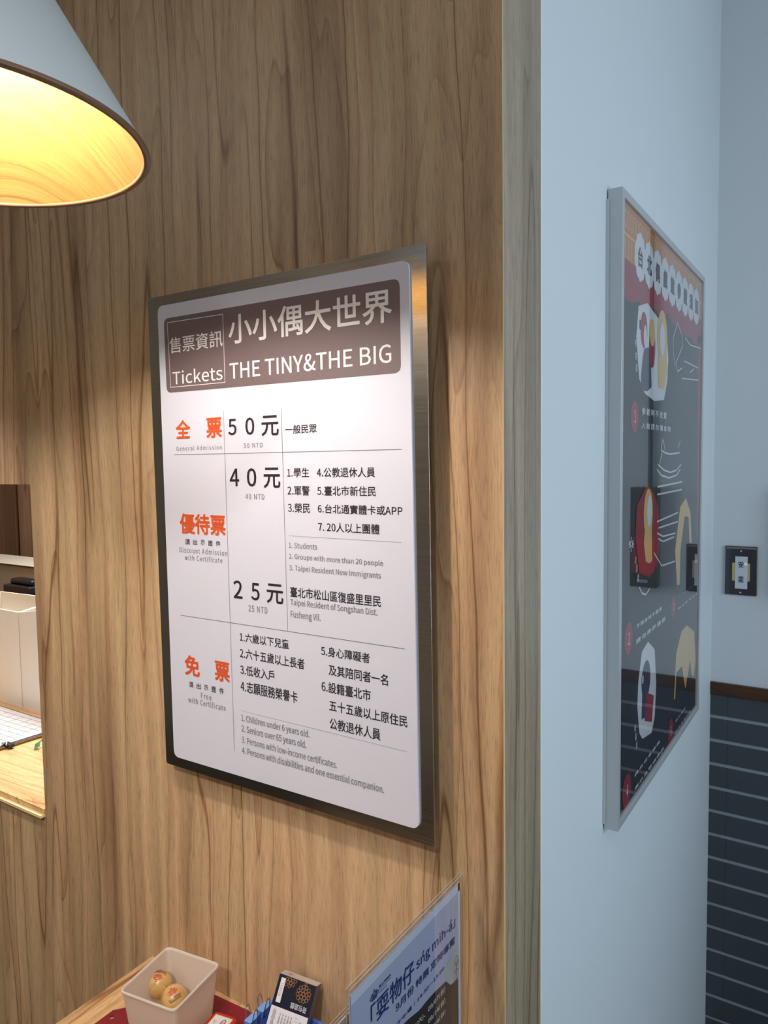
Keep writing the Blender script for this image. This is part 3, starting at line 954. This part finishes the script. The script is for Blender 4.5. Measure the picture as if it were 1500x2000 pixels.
# telephone on the bins' far side, on a small stand
ph = thing('desk_phone', 'black telephone handset on the counter behind the white bins', 'phone', (-2.25, 0.65, SZ))
M_phone = mat('phone_black', (16, 18, 26), 0.35)
MB().box(-2.42, -2.12, 0.60, 0.76, SZ, 1.062).build('stand', mat('phone_stand', (70, 70, 74), 0.5), ph, bevel=0.004)
MB().box(-2.40, -2.22, 0.60, 0.74, 1.062, 1.096).build('base', M_phone, ph, bevel=0.006)
MB().box(-2.385, -2.235, 0.62, 0.67, 1.096, 1.118).build('handset', M_phone, ph, bevel=0.008)
MB().tube([(-2.24, 0.645, 1.106), (-2.19, 0.66, 1.112), (-2.12, 0.69, 1.135), (-2.0, 0.74, 1.175)], 0.004).build('cord', M_phone, ph)

# clipboard with forms
cb = thing('clipboard', 'wooden clipboard holding white grid forms on the window counter', 'clipboard', (-1.7, 0.2, SZ))
q4 = [Vector((-1.995, 0.030, SZ + 0.006)), Vector((-1.618, 0.040, SZ + 0.006)), Vector((-1.600, 0.345, SZ + 0.006)), Vector((-1.985, 0.345, SZ + 0.006))]
MB().prism([p for p in q4], (0, 0, -0.006)).build('board', M_oak, cb)
cen = sum(q4, Vector()) / 4
def sheetq(s_, dz, name, m, par):
    pts = [cen + (p - cen) * s_ + Vector((0, 0, dz)) for p in q4]
    return MB().prism(pts, (0, 0, -0.0012)).build(name, m, par), pts
M_form = mat('form_paper', (206, 206, 216), 0.55)
sheetq(0.955, 0.0015, 'lower_form', mat('purple_grey_paper', (120, 112, 140), 0.55), cb)
fo, fpz = sheetq(0.93, 0.0045, 'grid_form', M_form, cb)
e1, e2 = (fpz[1] - fpz[0]), (fpz[3] - fpz[0])
mb = MB()
PF = Plane(fpz[0] + Vector((0, 0, 0.0004)), e1.normalized(), e2.normalized())
for i in range(1, 12):
    PF.line(mb, [(e1.length * .05, e2.length * i / 12), (e1.length * .95, e2.length * i / 12)], 0.0012)
for i in range(1, 8):
    PF.line(mb, [(e1.length * i / 8, e2.length * .08), (e1.length * i / 8, e2.length * .92)], 0.0012)
stuff(mb.build('form_lines', mat('form_line_ink', (92, 92, 110), 0.6), cb))
P = at(14, 1456, 2, SZ + 0.008)
MB().box(P.x - 0.02, P.x + 0.02, P.y - 0.006, P.y + 0.012, SZ + 0.004, SZ + 0.014).build('clip', mat('black_clip', (40, 52, 48), 0.25, metal=0.5), cb, bevel=0.002)
MB().tube([P + Vector((-0.008, -0.012, 0.004)), P + Vector((-0.002, 0.002, 0.012)), P + Vector((0.010, -0.008, 0.006))], 0.002).build('clip_wire', M_alu, cb)
# leaf sprig at the jamb
lf = thing('leaf_sprig', 'small green leaf poking out beside the window jamb above the clipboard corner', 'plant', at(82, 1452, 2, SZ))
M_leaf = mat('leaf_green', (60, 120, 84), 0.45, var=0.2)
p0 = at(80, 1446, 2, SZ + 0.020)
for k, (dx, dy, dz) in enumerate(((0.006, -0.026, -0.018), (0.02, 0.02, 0.012))):
    tip = p0 + Vector((dx, dy, dz)); midp = (p0 + tip) / 2
    sd = Vector((0.012, 0.0, -0.001))
    MB().add([p0, midp + sd, tip, midp - sd, midp + Vector((0, 0, 0.002))], [(0, 1, 4), (1, 2, 4), (2, 3, 4), (3, 0, 4)]).build('leaf', M_leaf, lf)
MB().tube([p0, p0 + Vector((0.01, 0.01, -0.012 + 0.0))], 0.0012).build('stem', M_leaf, lf)

# ------------------------------------------------------------------ reception counter and its things
CZ = 0.524
ct = thing('reception_counter', 'light wood-grain counter along the wood wall below the ticket board', 'counter', (-0.4, -0.3, FLOOR))
MB().box(-0.800, -0.004, -0.62, -0.0005, CZ - 0.028, CZ).build('worktop', M_counter_wood, ct, bevel=0.0008, segs=1)
MB().box(-0.785, -0.02, -0.58, -0.0005, FLOOR, CZ - 0.028).build('body', M_wall_wood, ct)

# red plastic board with a hanging hole
M_red = mat('dark_red_plastic', (132, 26, 42), 0.32)
rb = thing('red_board', 'flat dark red plastic board with corner hole under the frosted bin', 'board', (-0.61, -0.15, CZ))
pts = [(-0.735, -0.145), (-0.72, -0.128), (-0.722, -0.03), (-0.712, -0.020), (-0.502, -0.008), (-0.490, -0.016), (-0.480, -0.33), (-0.49, -0.34), (-0.722, -0.352), (-0.735, -0.34)]
# plate with a real hole near its left corner: two polygons meeting round the hole
hc = Vector((-0.7215, -0.158, 0)); hr = 0.0045
hol = [(hc.x + hr * math.cos(2 * math.pi * i / 16), hc.y + hr * math.sin(2 * math.pi * i / 16)) for i in range(16)]
import bmesh
bm = bmesh.new()
ov = [bm.verts.new((x, y, CZ + 0.003)) for x, y in pts]
hv = [bm.verts.new((x, y, CZ + 0.003)) for x, y in hol]
es = [bm.edges.new((ov[i], ov[(i + 1) % len(ov)])) for i in range(len(ov))] + [bm.edges.new((hv[i], hv[(i + 1) % 16])) for i in range(16)]
bmesh.ops.triangle_fill(bm, use_beauty=True, edges=es)
ret = bmesh.ops.extrude_face_region(bm, geom=bm.faces[:])
for v in ret['geom']:
    if isinstance(v, bmesh.types.BMVert):
        v.co.z -= 0.003
bmesh.ops.recalc_face_normals(bm, faces=bm.faces[:])
me = bpy.data.meshes.new('plate'); bm.to_mesh(me); bm.free(); me.materials.append(M_red)
o = bpy.data.objects.new('plate', me); col.objects.link(o); o.parent = rb; o.matrix_parent_inverse = chain(rb).inverted()

# frosted bin
BX = CZ + 0.003
fb = thing('frosted_bin', 'square frosted translucent plastic bin holding two wooden balls, on the red board', 'bin', (-0.594, -0.124, BX))
M_frost = frosted('frosted_plastic', (248, 238, 228), 0.05)
M_lip = frosted('frosted_lip', (248, 240, 232), 0.03)
RZ = CZ + 0.110
rc = [Vector(p) for p in ((-0.666, -0.0695, RZ), (-0.644, -0.197, RZ), (-0.522, -0.1775, RZ), (-0.5425, -0.051, RZ))]
cc = sum(rc, Vector()) / 4


def loop(scale, zz, rad):
    pts_ = [Vector((cc.x + (p.x - cc.x) * scale, cc.y + (p.y - cc.y) * scale, zz)) for p in rc]
    return round_quad(pts_, rad, 5)


def skin(loops, cap_first=False, cap_last=False):
    m_ = MB()
    n = len(loops[0])
    vs_ = [p for lp in loops for p in lp]
    fs_ = [(i * n + k, i * n + (k + 1) % n, (i + 1) * n + (k + 1) % n, (i + 1) * n + k) for i in range(len(loops) - 1) for k in range(n)]
    if cap_first:
        fs_.append(tuple(range(n - 1, -1, -1)))
    if cap_last:
        fs_.append(tuple(range((len(loops) - 1) * n, len(loops) * n)))
    return m_.add(vs_, fs_)


skin([loop(0.80, BX, 0.012), loop(0.82, BX + 0.003, 0.012), loop(0.97, RZ - 0.002, 0.012), loop(0.945, RZ - 0.002, 0.011), loop(0.80, BX + 0.004, 0.010)], True, True).build('tub', M_frost, fb, smooth=False)
skin([loop(0.968, RZ - 0.004, 0.012), loop(1.0, RZ - 0.003, 0.012), loop(1.0, RZ, 0.012), loop(0.985, RZ + 0.0015, 0.012), loop(0.95, RZ + 0.0012, 0.011), loop(0.942, RZ - 0.003, 0.011)]).build('rim', M_lip, fb, smooth=True)

M_ball = wood('pale_ball_wood', (226, 184, 118), (214, 168, 100), (198, 150, 84), (140, 100, 60), sc=4.0, lines=0.4, rough=0.3, coat=0.6, seed=1.1)
M_stamp_red = mat('stamp_red', (190, 52, 44), 0.5)


def emblem(mb_, fn, s_):
    """two-roofed pavilion lattice with a small ring: strokes in a -1..1 square"""
    st = [((-1, .1), (-.1, .1)), ((.1, .1), (1, .1)), ((-1, .5), (1, .5)), ((-1, .1), (-1, .5)), ((1, .1), (1, .5)), ((-.1, .1), (-.1, .8)), ((.1, .1), (.1, .8)),
          ((-.6, -.2), (-.6, .8)), ((.6, -.2), (.6, .8)), ((-.6, .8), (.6, .8)), ((-.8, -.2), (.8, -.2)), ((-.35, -.2), (-.35, .8)), ((.35, -.2), (.35, .8))]
    st = [((a_, -b_), (c_, -d_)) for (a_, b_), (c_, d_) in st]
    for (a_, b_), (c_, d_) in st:
        Lh = math.hypot(c_ - a_, d_ - b_)
        nx, ny = -(d_ - b_) / Lh * .06, (c_ - a_) / Lh * .06
        n = 4
        row = [fn((a_ + (c_ - a_) * t / n + sg * nx) * s_, (b_ + (d_ - b_) * t / n + sg * ny) * s_) for t in range(n + 1) for sg in (-1, 1)]
        mb_.add(row, [(2 * t, 2 * t + 1, 2 * t + 3, 2 * t + 2) for t in range(n)])
    n = 16
    o_ = [fn((.22 * math.cos(2 * math.pi * k / n)) * s_, (.45 + .22 * math.sin(2 * math.pi * k / n)) * s_) for k in range(n)]
    i_ = [fn((.11 * math.cos(2 * math.pi * k / n)) * s_, (.45 + .11 * math.sin(2 * math.pi * k / n)) * s_) for k in range(n)]
    mb_.add(o_ + i_, [(k, (k + 1) % n, n + (k + 1) % n, n + k) for k in range(n)])


def knob(px, py, zc_, r_, tilt, label, spin, neck=True):
    c_ = at(px, py, 2, zc_)
    t = thing('wooden_stamp', label, 'stamp', (c_.x, c_.y, BX + 0.0045), 'ball-topped wooden stamps in the frosted bin')
    ax = Vector(tilt).normalized()
    q = Vector((0, 0, 1)).rotation_difference(ax).to_matrix()
    base_z = BX + 0.0045
    Ln = (zc_ - base_z)

    def rot_lathe(prof_, n=40):
        m_ = MB().lathe(prof_, (0, 0, 0), n)
        m_.v = [tuple(c_ + q @ Vector(v)) for v in m_.v]
        return m_
    rot_lathe([(r_ * math.sin(math.pi * k / 20), -r_ * math.cos(math.pi * k / 20)) for k in range(21)]).build('ball', M_ball, t, smooth=True)
    rot_lathe([(0, -Ln), (r_ * .78, -Ln), (r_ * .80, -Ln + .006), (r_ * .62, -r_ * 1.25), (r_ * .52, -r_ * 1.02), (r_ * .66, -r_ * .74)]).build('foot', M_ball, t, smooth=True)
    # print on top, facing up and towards the visitor
    n_ = (Vector((0.25, -0.35, 0.9))).normalized()
    U_ = Vector((math.cos(spin), math.sin(spin), 0)); U_ = (U_ - n_ * U_.dot(n_)).normalized()
    V_ = n_.cross(U_)
    fn = lambda a_, b_: c_ + (n_ * r_ + U_ * a_ + V_ * b_).normalized() * (r_ + 0.0002)
    m1 = MB()
    emblem(m1, lambda a_, b_: fn(a_, b_ + r_ * .10), r_ * .38)
    stuff(m1.build('red_emblem', M_stamp_red, t))
    m2 = MB()
    vs_, fs_ = glyphs('台北偶戲館', res=1)
    m2.add([fn((x - .5) * r_ * 1.25, (-.58 + y * .22) * r_) for x, y in vs_], fs_)
    for yy in (-.68, -.78):
        row = [fn((-.6 + 1.2 * t / 6) * r_, (yy + dy) * r_) for t in range(7) for dy in (0, .05)]
        m2.add(row, [(2 * t, 2 * t + 1, 2 * t + 3, 2 * t + 2) for t in range(6)])
    stuff(m2.build('black_lettering', M_ink, t))


knob(311.5, 1922, BX + 0.062, 0.0235, (0.02, 0.02, 1), 'upright ball-topped wooden stamp, rear of the two in the frosted bin', 3.5)
knob(340, 1951, BX + 0.050, 0.0240, (0.05, -0.08, 1), 'ball-topped wooden stamp, nearer of the two in the frosted bin', 1.3)
pc = at(354, 1950, 2, BX + 0.006)
cardo = MB().hexa([(pc.x - .028, pc.y - .022, BX + .0042), (pc.x + .004, pc.y - .03, BX + .0042), (pc.x + .012, pc.y + .012, BX + .0042), (pc.x - .02, pc.y + .02, BX + .0042)],
                  [(pc.x - .028, pc.y - .022, BX + .0050), (pc.x + .004, pc.y - .03, BX + .0050), (pc.x + .012, pc.y + .012, BX + .0050), (pc.x - .02, pc.y + .02, BX + .0050)]).build('paper_card', M_form)
cardo['label'] = 'small white paper card lying in the frosted bin behind the nearer stamp'
cardo['category'] = 'card'

# red ink-pad tin
TZ = CZ + 0.003
tt = 0.562
tn = thing('ink_pad_tin', 'red rounded ink-pad tin with white label on the red board', 'tin', (-0.505, -0.105, TZ))
ang = math.radians(11)
tu, tv = Vector((math.cos(ang), math.sin(ang), 0)), Vector((-math.sin(ang), math.cos(ang), 0))
tc0 = at(420.3, 1973.6, 2, tt)
tc0 = Vector((tc0.x, tc0.y, 0)) + tu * 0.0 
TW, TD = 0.050, 0.074


def trect(m_, r_, zz, n=5):
    return [tc0 + tu * a_ - tv * b_ + Vector((0, 0, zz)) for a_, b_ in rrect(m_, TW - m_, m_, TD - m_, r_, n)]


M_tin = mat('bright_red_lacquer', (200, 34, 36), 0.25, coat=0.3)
skin([trect(0.001, .008, TZ), trect(0, .009, TZ + .001), trect(0, .009, tt - .014), trect(0.0008, .008, tt - .0135), trect(0.0008, .008, tt - .0125)], True, True).build('base', M_tin, tn, smooth=True)
skin([trect(0, .009, tt - .012), trect(0, .009, tt - .002), trect(0.001, .009, tt - .0005), trect(0.003, .007, tt), trect(0.0035, .007, tt - .0006)], True, True).build('lid', M_tin, tn)
TP = Plane(tc0 + Vector((0, 0, tt + .0002)) - tv * TD, tu, tv)
mb = MB(); TP.poly(mb, rrect(.006, TW - .006, .006, TD - .006, .003, 3)); mb.build('label', mat('tin_gold', (196, 150, 60), 0.4), tn)
TP = Plane(tc0 + Vector((0, 0, tt + .0004)) - tv * TD, tu, tv)
mb = MB(); TP.poly(mb, [(.0075, TD - .038), (TW - .0075, TD - .038), (TW - .0075, TD - .0075), (.0075, TD - .0075)]); mb.build('label_panel', M_pure, tn)
TP = Plane(tc0 + Vector((0, 0, tt + .0006)) - tv * TD, tu, tv)
mb = MB()
TP.ring(mb, (TW - .019, TD - .021), .0045, .0082, .0016)
TP.text(mb, '印', (TW - .0215, TD - .0235), (TW - .0165, TD - .0185))
TP.line(mb, [(.016, TD - .028), (.014, TD - .023), (.012, TD - .020)], .0008)
TP.line(mb, [(.014, TD - .023), (.018, TD - .021)], .0008)
stuff(mb.build('label_mark', mat('tin_mark_red', (170, 30, 50), 0.5), tn))
mb = MB(); TP.poly(mb, [(.0075, .008), (TW - .0075, .008), (TW - .0075, TD - .040), (.0075, TD - .040)]); mb.build('red_panel', M_tin, tn)

# blue basket
M_blue = mat('cornflower_blue_plastic', (92, 122, 212), 0.35)
bz0, bz1 = CZ, 0.600
BX0, BX1, BY0, BY1 = -0.432, -0.285, -0.185, -0.030
bs = thing('blue_basket', 'blue plastic basket holding a black card pack, beside the red board', 'basket', ((BX0 + BX1) / 2, (BY0 + BY1) / 2, bz0))
w = 0.0025
ins = 0.010
def bl(o_, zz):
    return [Vector((x, y, zz)) for x, y in ((BX0 + o_, BY0 + o_), (BX1 - o_, BY0 + o_), (BX1 - o_, BY1 - o_), (BX0 + o_, BY1 - o_))]
skin([bl(ins, bz0), bl(0.002, bz1 - .004), bl(0.002 + w, bz1 - .004), bl(ins + w, bz0 + w)], True, True).build('body', M_blue, bs)
skin([bl(0.002, bz1 - .008), bl(-0.001, bz1 - .008), bl(-0.001, bz1), bl(0.0045, bz1), bl(0.0045, bz1 - .005)]).build('rim', M_blue, bs)
for yy in (-0.075, -0.105, -0.135):
    MB().box(BX0 - 0.0002, BX0 + 0.0042, yy - .009, yy + .009, bz1 - .030, bz1 - .014).build('slot', M_dark, bs)

# two binder clips on the basket rim
M_clip = mat('light_blue_clip', (120, 168, 232), 0.3)
M_wire = mat('nickel_wire', (190, 190, 196), 0.2, metal=1.0)


def clip(yy, label):
    t = thing('binder_clip', label, 'clip', (BX0, yy, bz1 - 0.01))
    x0 = BX0 + 0.001
    MB().prism([(x0 - .007, yy - .011, bz1 + .0025), (x0 + .007, yy - .011, bz1 + .0025), (x0 + .005, yy - .011, bz1 - .010), (x0 + .0035, yy - .011, bz1 - .010), (x0 + .005, yy - .011, bz1 + .001),
                (x0 - .005, yy - .011, bz1 + .001), (x0 - .0035, yy - .011, bz1 - .010), (x0 - .005, yy - .011, bz1 - .010)], (0, .022, 0)).build('body', M_clip, t)
    for sg in (-1, 1):
        bx = x0 + sg * .006
        top = Vector((bx + sg * .004, yy, bz1 + .021))
        MB().tube([(bx, yy - .008, bz1 - .009), (bx + sg * .002, yy - .006, bz1 + .006), (top.x, yy - .004, top.z - .004), (top.x, yy - .003, top.z), (top.x, yy + .003, top.z),
                   (top.x, yy + .004, top.z - .004), (bx + sg * .002, yy + .006, bz1 + .006), (bx, yy + .008, bz1 - .009)], 0.0009, 6).build('handle', M_wire, t)


clip(-0.088, 'light blue binder clip nearer the visitor on the blue basket rim')
clip(-0.058, 'light blue binder clip nearer the wall on the blue basket rim')

# black card pack leaning against the wall
S = 0.981
P0 = CAM + (Vector((-0.4137, -0.0329, 0.6561)) - CAM) * S
Wv = Vector((0.948, 0.2784, -0.1543)).normalized()
Dv = Vector((0.0027, -0.4917, -0.8708)).normalized()
Nv = Vector((-0.3182, 0.8251, -0.4668)).normalized()
pw, pd_, phh, phm = 0.0696 * S, 0.0326 * S, 0.128, 0.0488 * S
pk = thing('card_pack', 'black card pack with gold flower medallions and white lower half, standing in the blue basket', 'box', P0 + Dv * phh)
def pb(a0, a1, b0, b1, c0, c1):
    f_ = lambda a_, b_, c_: P0 + Wv * a_ + Dv * b_ + Nv * c_
    return MB().hexa([f_(a0, b0, c0), f_(a1, b0, c0), f_(a1, b1, c0), f_(a0, b1, c0)], [f_(a0, b0, c1), f_(a1, b0, c1), f_(a1, b1, c1), f_(a0, b1, c1)])
M_pkb = mat('black_card', (30, 30, 48), 0.3)
M_pks = mat('grey_card_side', (104, 100, 104), 0.4)
M_pkt = mat('pale_card_top', (214, 200, 196), 0.45)
pb(0.0005, pw - .0005, 0.0005, phh, 0.0005, pd_).build('core', M_pks, pk)
pb(0, pw, 0, phh, 0, 0.0006).build('front_face', M_pkb, pk)
pb(0, pw, 0, 0.0006, 0, pd_).build('top_face', M_pkt, pk)
pb(0.0003, pw - .0003, phm, phh, -0.0006, 0).build('white_panel', mat('white_card', (238, 232, 234), 0.45), pk)
K = Plane(P0 - Nv * 0.0010, Wv, -Dv)
Q = lambda x, y: (480 + x / 7.5, 1880 + y / 7.5)
PN = Nv; PO = P0 - Nv * 0.001


def ku(q):
    d = ROT @ Vector(((q[0] - 750) / F_PX, 1, -(q[1] - 1000) / F_PX))
    t = (PO - CAM).dot(PN) / d.dot(PN)
    return K.uv(CAM + d * t)


mb = MB()
K.poly(mb, [ku(Q(*q)) for q in ((530, 212), (592, 235), (500, 592), (434, 568))])
mb.build('number_label', M_pure, pk)
M_gold = mat('gold_foil', (206, 150, 92), 0.3, metal=0.5)
mb = MB()
cm = ku(Q(845, 465))
rr = 0.0030
for n_, R_ in ((1, 0), (6, .0056), (12, .0106)):
    for i in range(n_):
        a_ = 2 * math.pi * i / n_ + (0.26 if n_ == 12 else 0)
        K.ring(mb, (cm[0] + R_ * math.cos(a_), cm[1] + R_ * math.sin(a_)), rr, rr, .0008, 12)
K.ring(mb, (cm[0] - .0, cm[1] + .0150), .0022, .0022, .0007, 12)
cm = ku(Q(650, 250))
for n_, R_ in ((1, 0), (6, .0052), (9, .0098)):
    for i in range(n_):
        a_ = 2 * math.pi * i / n_
        yv = cm[1] + R_ * math.sin(a_)
        if yv < -0.003 and cm[0] + R_ * math.cos(a_) > .0135:
            K.ring(mb, (cm[0] + R_ * math.cos(a_), yv), .0028, .0028, .0008, 12)
stuff(mb.build('gold_medallions', M_gold, pk))
mb = MB()
a_, b_ = ku(Q(880, 745)), ku(Q(645, 600))     # printed upside down
vs_, fs_ = glyphs('荷包遊戲')
u1_, u0_ = ku(Q(885, 720))[0], ku(Q(650, 640))[0]
vb, vt = -phm + .0045, -phm + .0135
mb.add([K.p(u1_ + (u0_ - u1_) * x, vt + (vb - vt) * y) for x, y in vs_], fs_)
stuff(mb.build('white_lettering', M_pure, pk))
K2 = Plane(P0 - Nv * 0.0014, Wv, -Dv)
mb = MB()
nl0, nl1 = ku(Q(495, 480)), ku(Q(545, 310))
vs_, fs_ = glyphs('00Z031', res=2)
mb.add([K2.p(nl1[0] + .0012 - y * .0042, nl1[1] + .0015 - (1 - x) * .0200) for x, y in vs_], fs_)
stuff(mb.build('number_lettering', mat('pink_ink', (214, 120, 116), 0.5), pk))
mb = MB()
for i in range(5):
    vs_, fs_ = glyphs('木偶戲館月曆', res=1)
    ucol = 0.018 + i * 0.0052
    n0 = len(mb.v)
    mb.add([K2.p(ucol + y * .0028, -phm - .006 - x * .032) for x, y in vs_], fs_)
for yy, ss in ((-phm - .008, .0042), (-phm - .016, .0042), (-phm - .024, .0036)):
    K2.ring(mb, (.0085, yy), ss * .7, ss, .0006, 14)
    K2.ring(mb, (.0085, yy), ss * .35, ss * .5, .0005, 10)
for i in range(6):
    K2.line(mb, [(.046, -phm - .006 - i * .005), (.052, -phm - .006 - i * .005)], .0004)
K2.text(mb, '北', (pw - .014, -phm - .016), (pw - .008, -phm - .009))
stuff(mb.build('small_print', mat('grey_print', (120, 116, 118), 0.5), pk))
mb = MB()
K3 = Plane(P0 - Dv * 0.0006, Wv, Nv)
K3.line(mb, [(.010, .010), (.018, .012), (.014, .020), (.022, .016)], .0009)
K3.line(mb, [(.012, .018), (.016, .008)], .0007)
stuff(mb.build('top_mark', M_ink, pk))


# ------------------------------------------------------------------ acrylic sign holders
def holder(X, ya, yb, z0_, z1_, label, m_=0.011, shift=0.0, paper=None):
    """upright acrylic stand, faces +x; ya = near end, yb = end by the wall"""
    t = thing('sign_holder', label, 'sign', (X, (ya + yb) / 2, z0_))
    g = 0.0032
    for xx in (X - g - .0012, X):
        MB().box(xx, xx + .0012, ya, yb, z0_ + .003, z1_).build('acrylic_pane', M_acr, t)
    for (a0, a1, b0, b1) in ((ya, yb, z1_ - .0008, z1_ + .0004), (ya - .0006, ya, z0_ + .003, z1_), (yb, yb + .0008, z0_ + .003, z1_)):
        MB().box(X + .0002, X + .0010, a0, a1, b0, b1).build('polished_edge', M_acr_edge, t)
        MB().box(X - g - .0010, X - g - .0002, a0, a1, b0, b1).build('polished_edge', M_acr_edge, t)
    MB().box(X - .045, X + .012, ya, yb, z0_, z0_ + .003).build('foot_plate', M_acr, t)
    pe = MB().box(X - g + .0006, X - .0006, ya + .004, yb - .006, z0_ + .006, z1_ - m_).build('paper_sheet', paper, t)
    return t, pe


M_lav = mat('lavender_poster', (176, 182, 214), 0.5, var=0.05, scale=6)
HX = -0.060
pA, pB = at(681, 1927, 0, HX), at(902, 1713, 0, HX)
ztop = (pA.z + pB.z) / 2
h1, pe = holder(HX, pA.y, pB.y, CZ, ztop, 'tall acrylic sign holder with lavender tour-schedule poster, standing beside the wood wall', 0.010, 0, M_lav)
M_navy = mat('navy_ink', (28, 52, 124), 0.5)
Zq = lambda x, y: (640 + x / 5.357, 1690 + y / 5.357)
HP = Plane((HX - 0.0002, 0, 0), (0, 1, 0), (0, 0, 1))
HP2 = Plane((HX - 0.0004, 0, 0), (0, 1, 0), (0, 0, 1))
def hu(q):
    P_ = at(q[0], q[1], 0, HX)
    return (P_.y, P_.z)
hy0, hy1, hz1 = pA.y + .004, pB.y - .006, ztop - .010
mb = MB()
Hw = Plane((HX - 0.0005, 0, 0), (0, 1, 0), (0, 0, 1))
for pr in (((hy0, hz1 - .012), (hy1, hz1)), ((hy1 - .006, CZ + .006), (hy1, hz1))):
    (a0, b0), (a1, b1) = pr
    Hw.poly(mb, [(a0, b0), (a1, b0), (a1, b1), (a0, b1)])
stuff(mb.build('white_margin', mat('margin_white', (206, 214, 234), 0.5), pe))
mb = MB()
def htext(t, bl_, tr_, **k_):
    a1_, b1_ = hu(Zq(*bl_)), hu(Zq(*tr_))
    HP.text(mb, t, (a1_[0], a1_[1]), b1_, **k_)
    return a1_, b1_
htext('「耍物仔', (455, 1712), (905, 972), bold=.012)
htext('sńg mih-á」', (930, 1130), (1335, 520), bold=.012)
htext('9月份 特展 定時導覽', (715, 1548), (1332, 735), bold=.014)
htext('下午場│14:30─15:00', (725, 1700), (1220, 1050), bold=.01)
htext('臺北偶戲館', (540, 1285), (660, 1132), bold=.01)
a_, b_ = hu(Zq(540, 1305)), hu(Zq(660, 1190))
HP.line(mb, [a_, (b_[0], a_[1])], .0006)
a_, b_ = hu(Zq(545, 1335)), hu(Zq(620, 1260))
HP.line(mb, [a_, (b_[0], a_[1])], .0006)
ec = hu(Zq(490, 1345))
em = MB()
e0, e1_ = hu(Zq(445, 1400)), hu(Zq(530, 1300))
eu = (e1_[0] - e0[0]) / 2
emblem(em, lambda a, b: HP.p(ec[0] + a * eu, ec[1] + b * .0085), 1.0)
stuff(em.build('emblem', M_navy, pe))
stuff(mb.build('navy_lettering', M_navy, pe))
mb = MB()
dk = [hu(Zq(*q)) for q in ((330, 1990), (560, 1850), (700, 1760), (850, 1610), (960, 1520), (1040, 1420), (1120, 1330), (1240, 1215), (1290, 1255), (1376, 1172))]
zb_ = CZ + .008
HP2.poly(mb, [(dk[0][0], zb_)] + [(min(p[0], hy1 - .007), p[1]) for p in dk] + [(hy1 - .007, zb_)])
mb.build('photo_area', mat('dark_photo', (46, 40, 44), 0.5, var=0.5, scale=25), pe)
mb = MB()
HP2.poly(mb, [hu(Zq(*q)) for q in ((1240, 1215), (1235, 1080), (1290, 960), (1374, 860), (1374, 1172), (1290, 1255))])
mb.build('pale_fabric_shape', mat('pale_fabric', (178, 184, 186), 0.6, var=0.15, scale=40), pe)
mb = MB()
fc = hu(Zq(1352, 1075))
for i in range(5):
    a2 = 2 * math.pi * i / 5 + .3
    HP.ring(mb, (fc[0] + .0045 * math.cos(a2) - .001, fc[1] + .012 * math.sin(a2)), .0045, .008, .0008, 12)
stuff(mb.build('flower_lattice', mat('lattice_grey', (110, 104, 108), 0.5), pe))
mb = MB()
u_r = hu(Zq(1230, 1380))[0]; u_l = hu(Zq(1050, 1500))[0]
span = (u_r - u_l) * 2.25
for txt, blq, trq in (('09/06(六)、09/07(日)', (1050, 1552), (1230, 1262)), ('09/13(六)、09/14(日)', (1050, 1676), (1230, 1382)), ('09/27(六)、09/28(日)', (1050, 1795), (1230, 1503))):
    zlo, zhi = hu(Zq(*blq))[1], hu(Zq(*trq))[1]
    HP.text(mb, txt, (u_r - span, zlo), (u_r, zhi), bold=.004)
stuff(mb.build('date_lettering', M_pure, pe))

M_frame2 = mat('white_form_edge', (226, 230, 234), 0.5)
C2 = at(700, 1949, 2, 0.83)
h2, pe2 = holder(C2.x, C2.y - .215, C2.y, CZ, 0.83, 'smaller acrylic sign holder with olive-yellow notice, in front of the lavender one', 0.008, 0, M_frame2)
mb = MB()
H2 = Plane((C2.x - .0004, 0, 0), (0, 1, 0), (0, 0, 1))
H2.poly(mb, [(C2.y - .205, CZ + .02), (C2.y - .016, CZ + .02), (C2.y - .016, .83 - .017), (C2.y - .205, .83 - .017)])
mb.build('olive_panel', mat('olive_print', (150, 142, 62), 0.5), pe2)
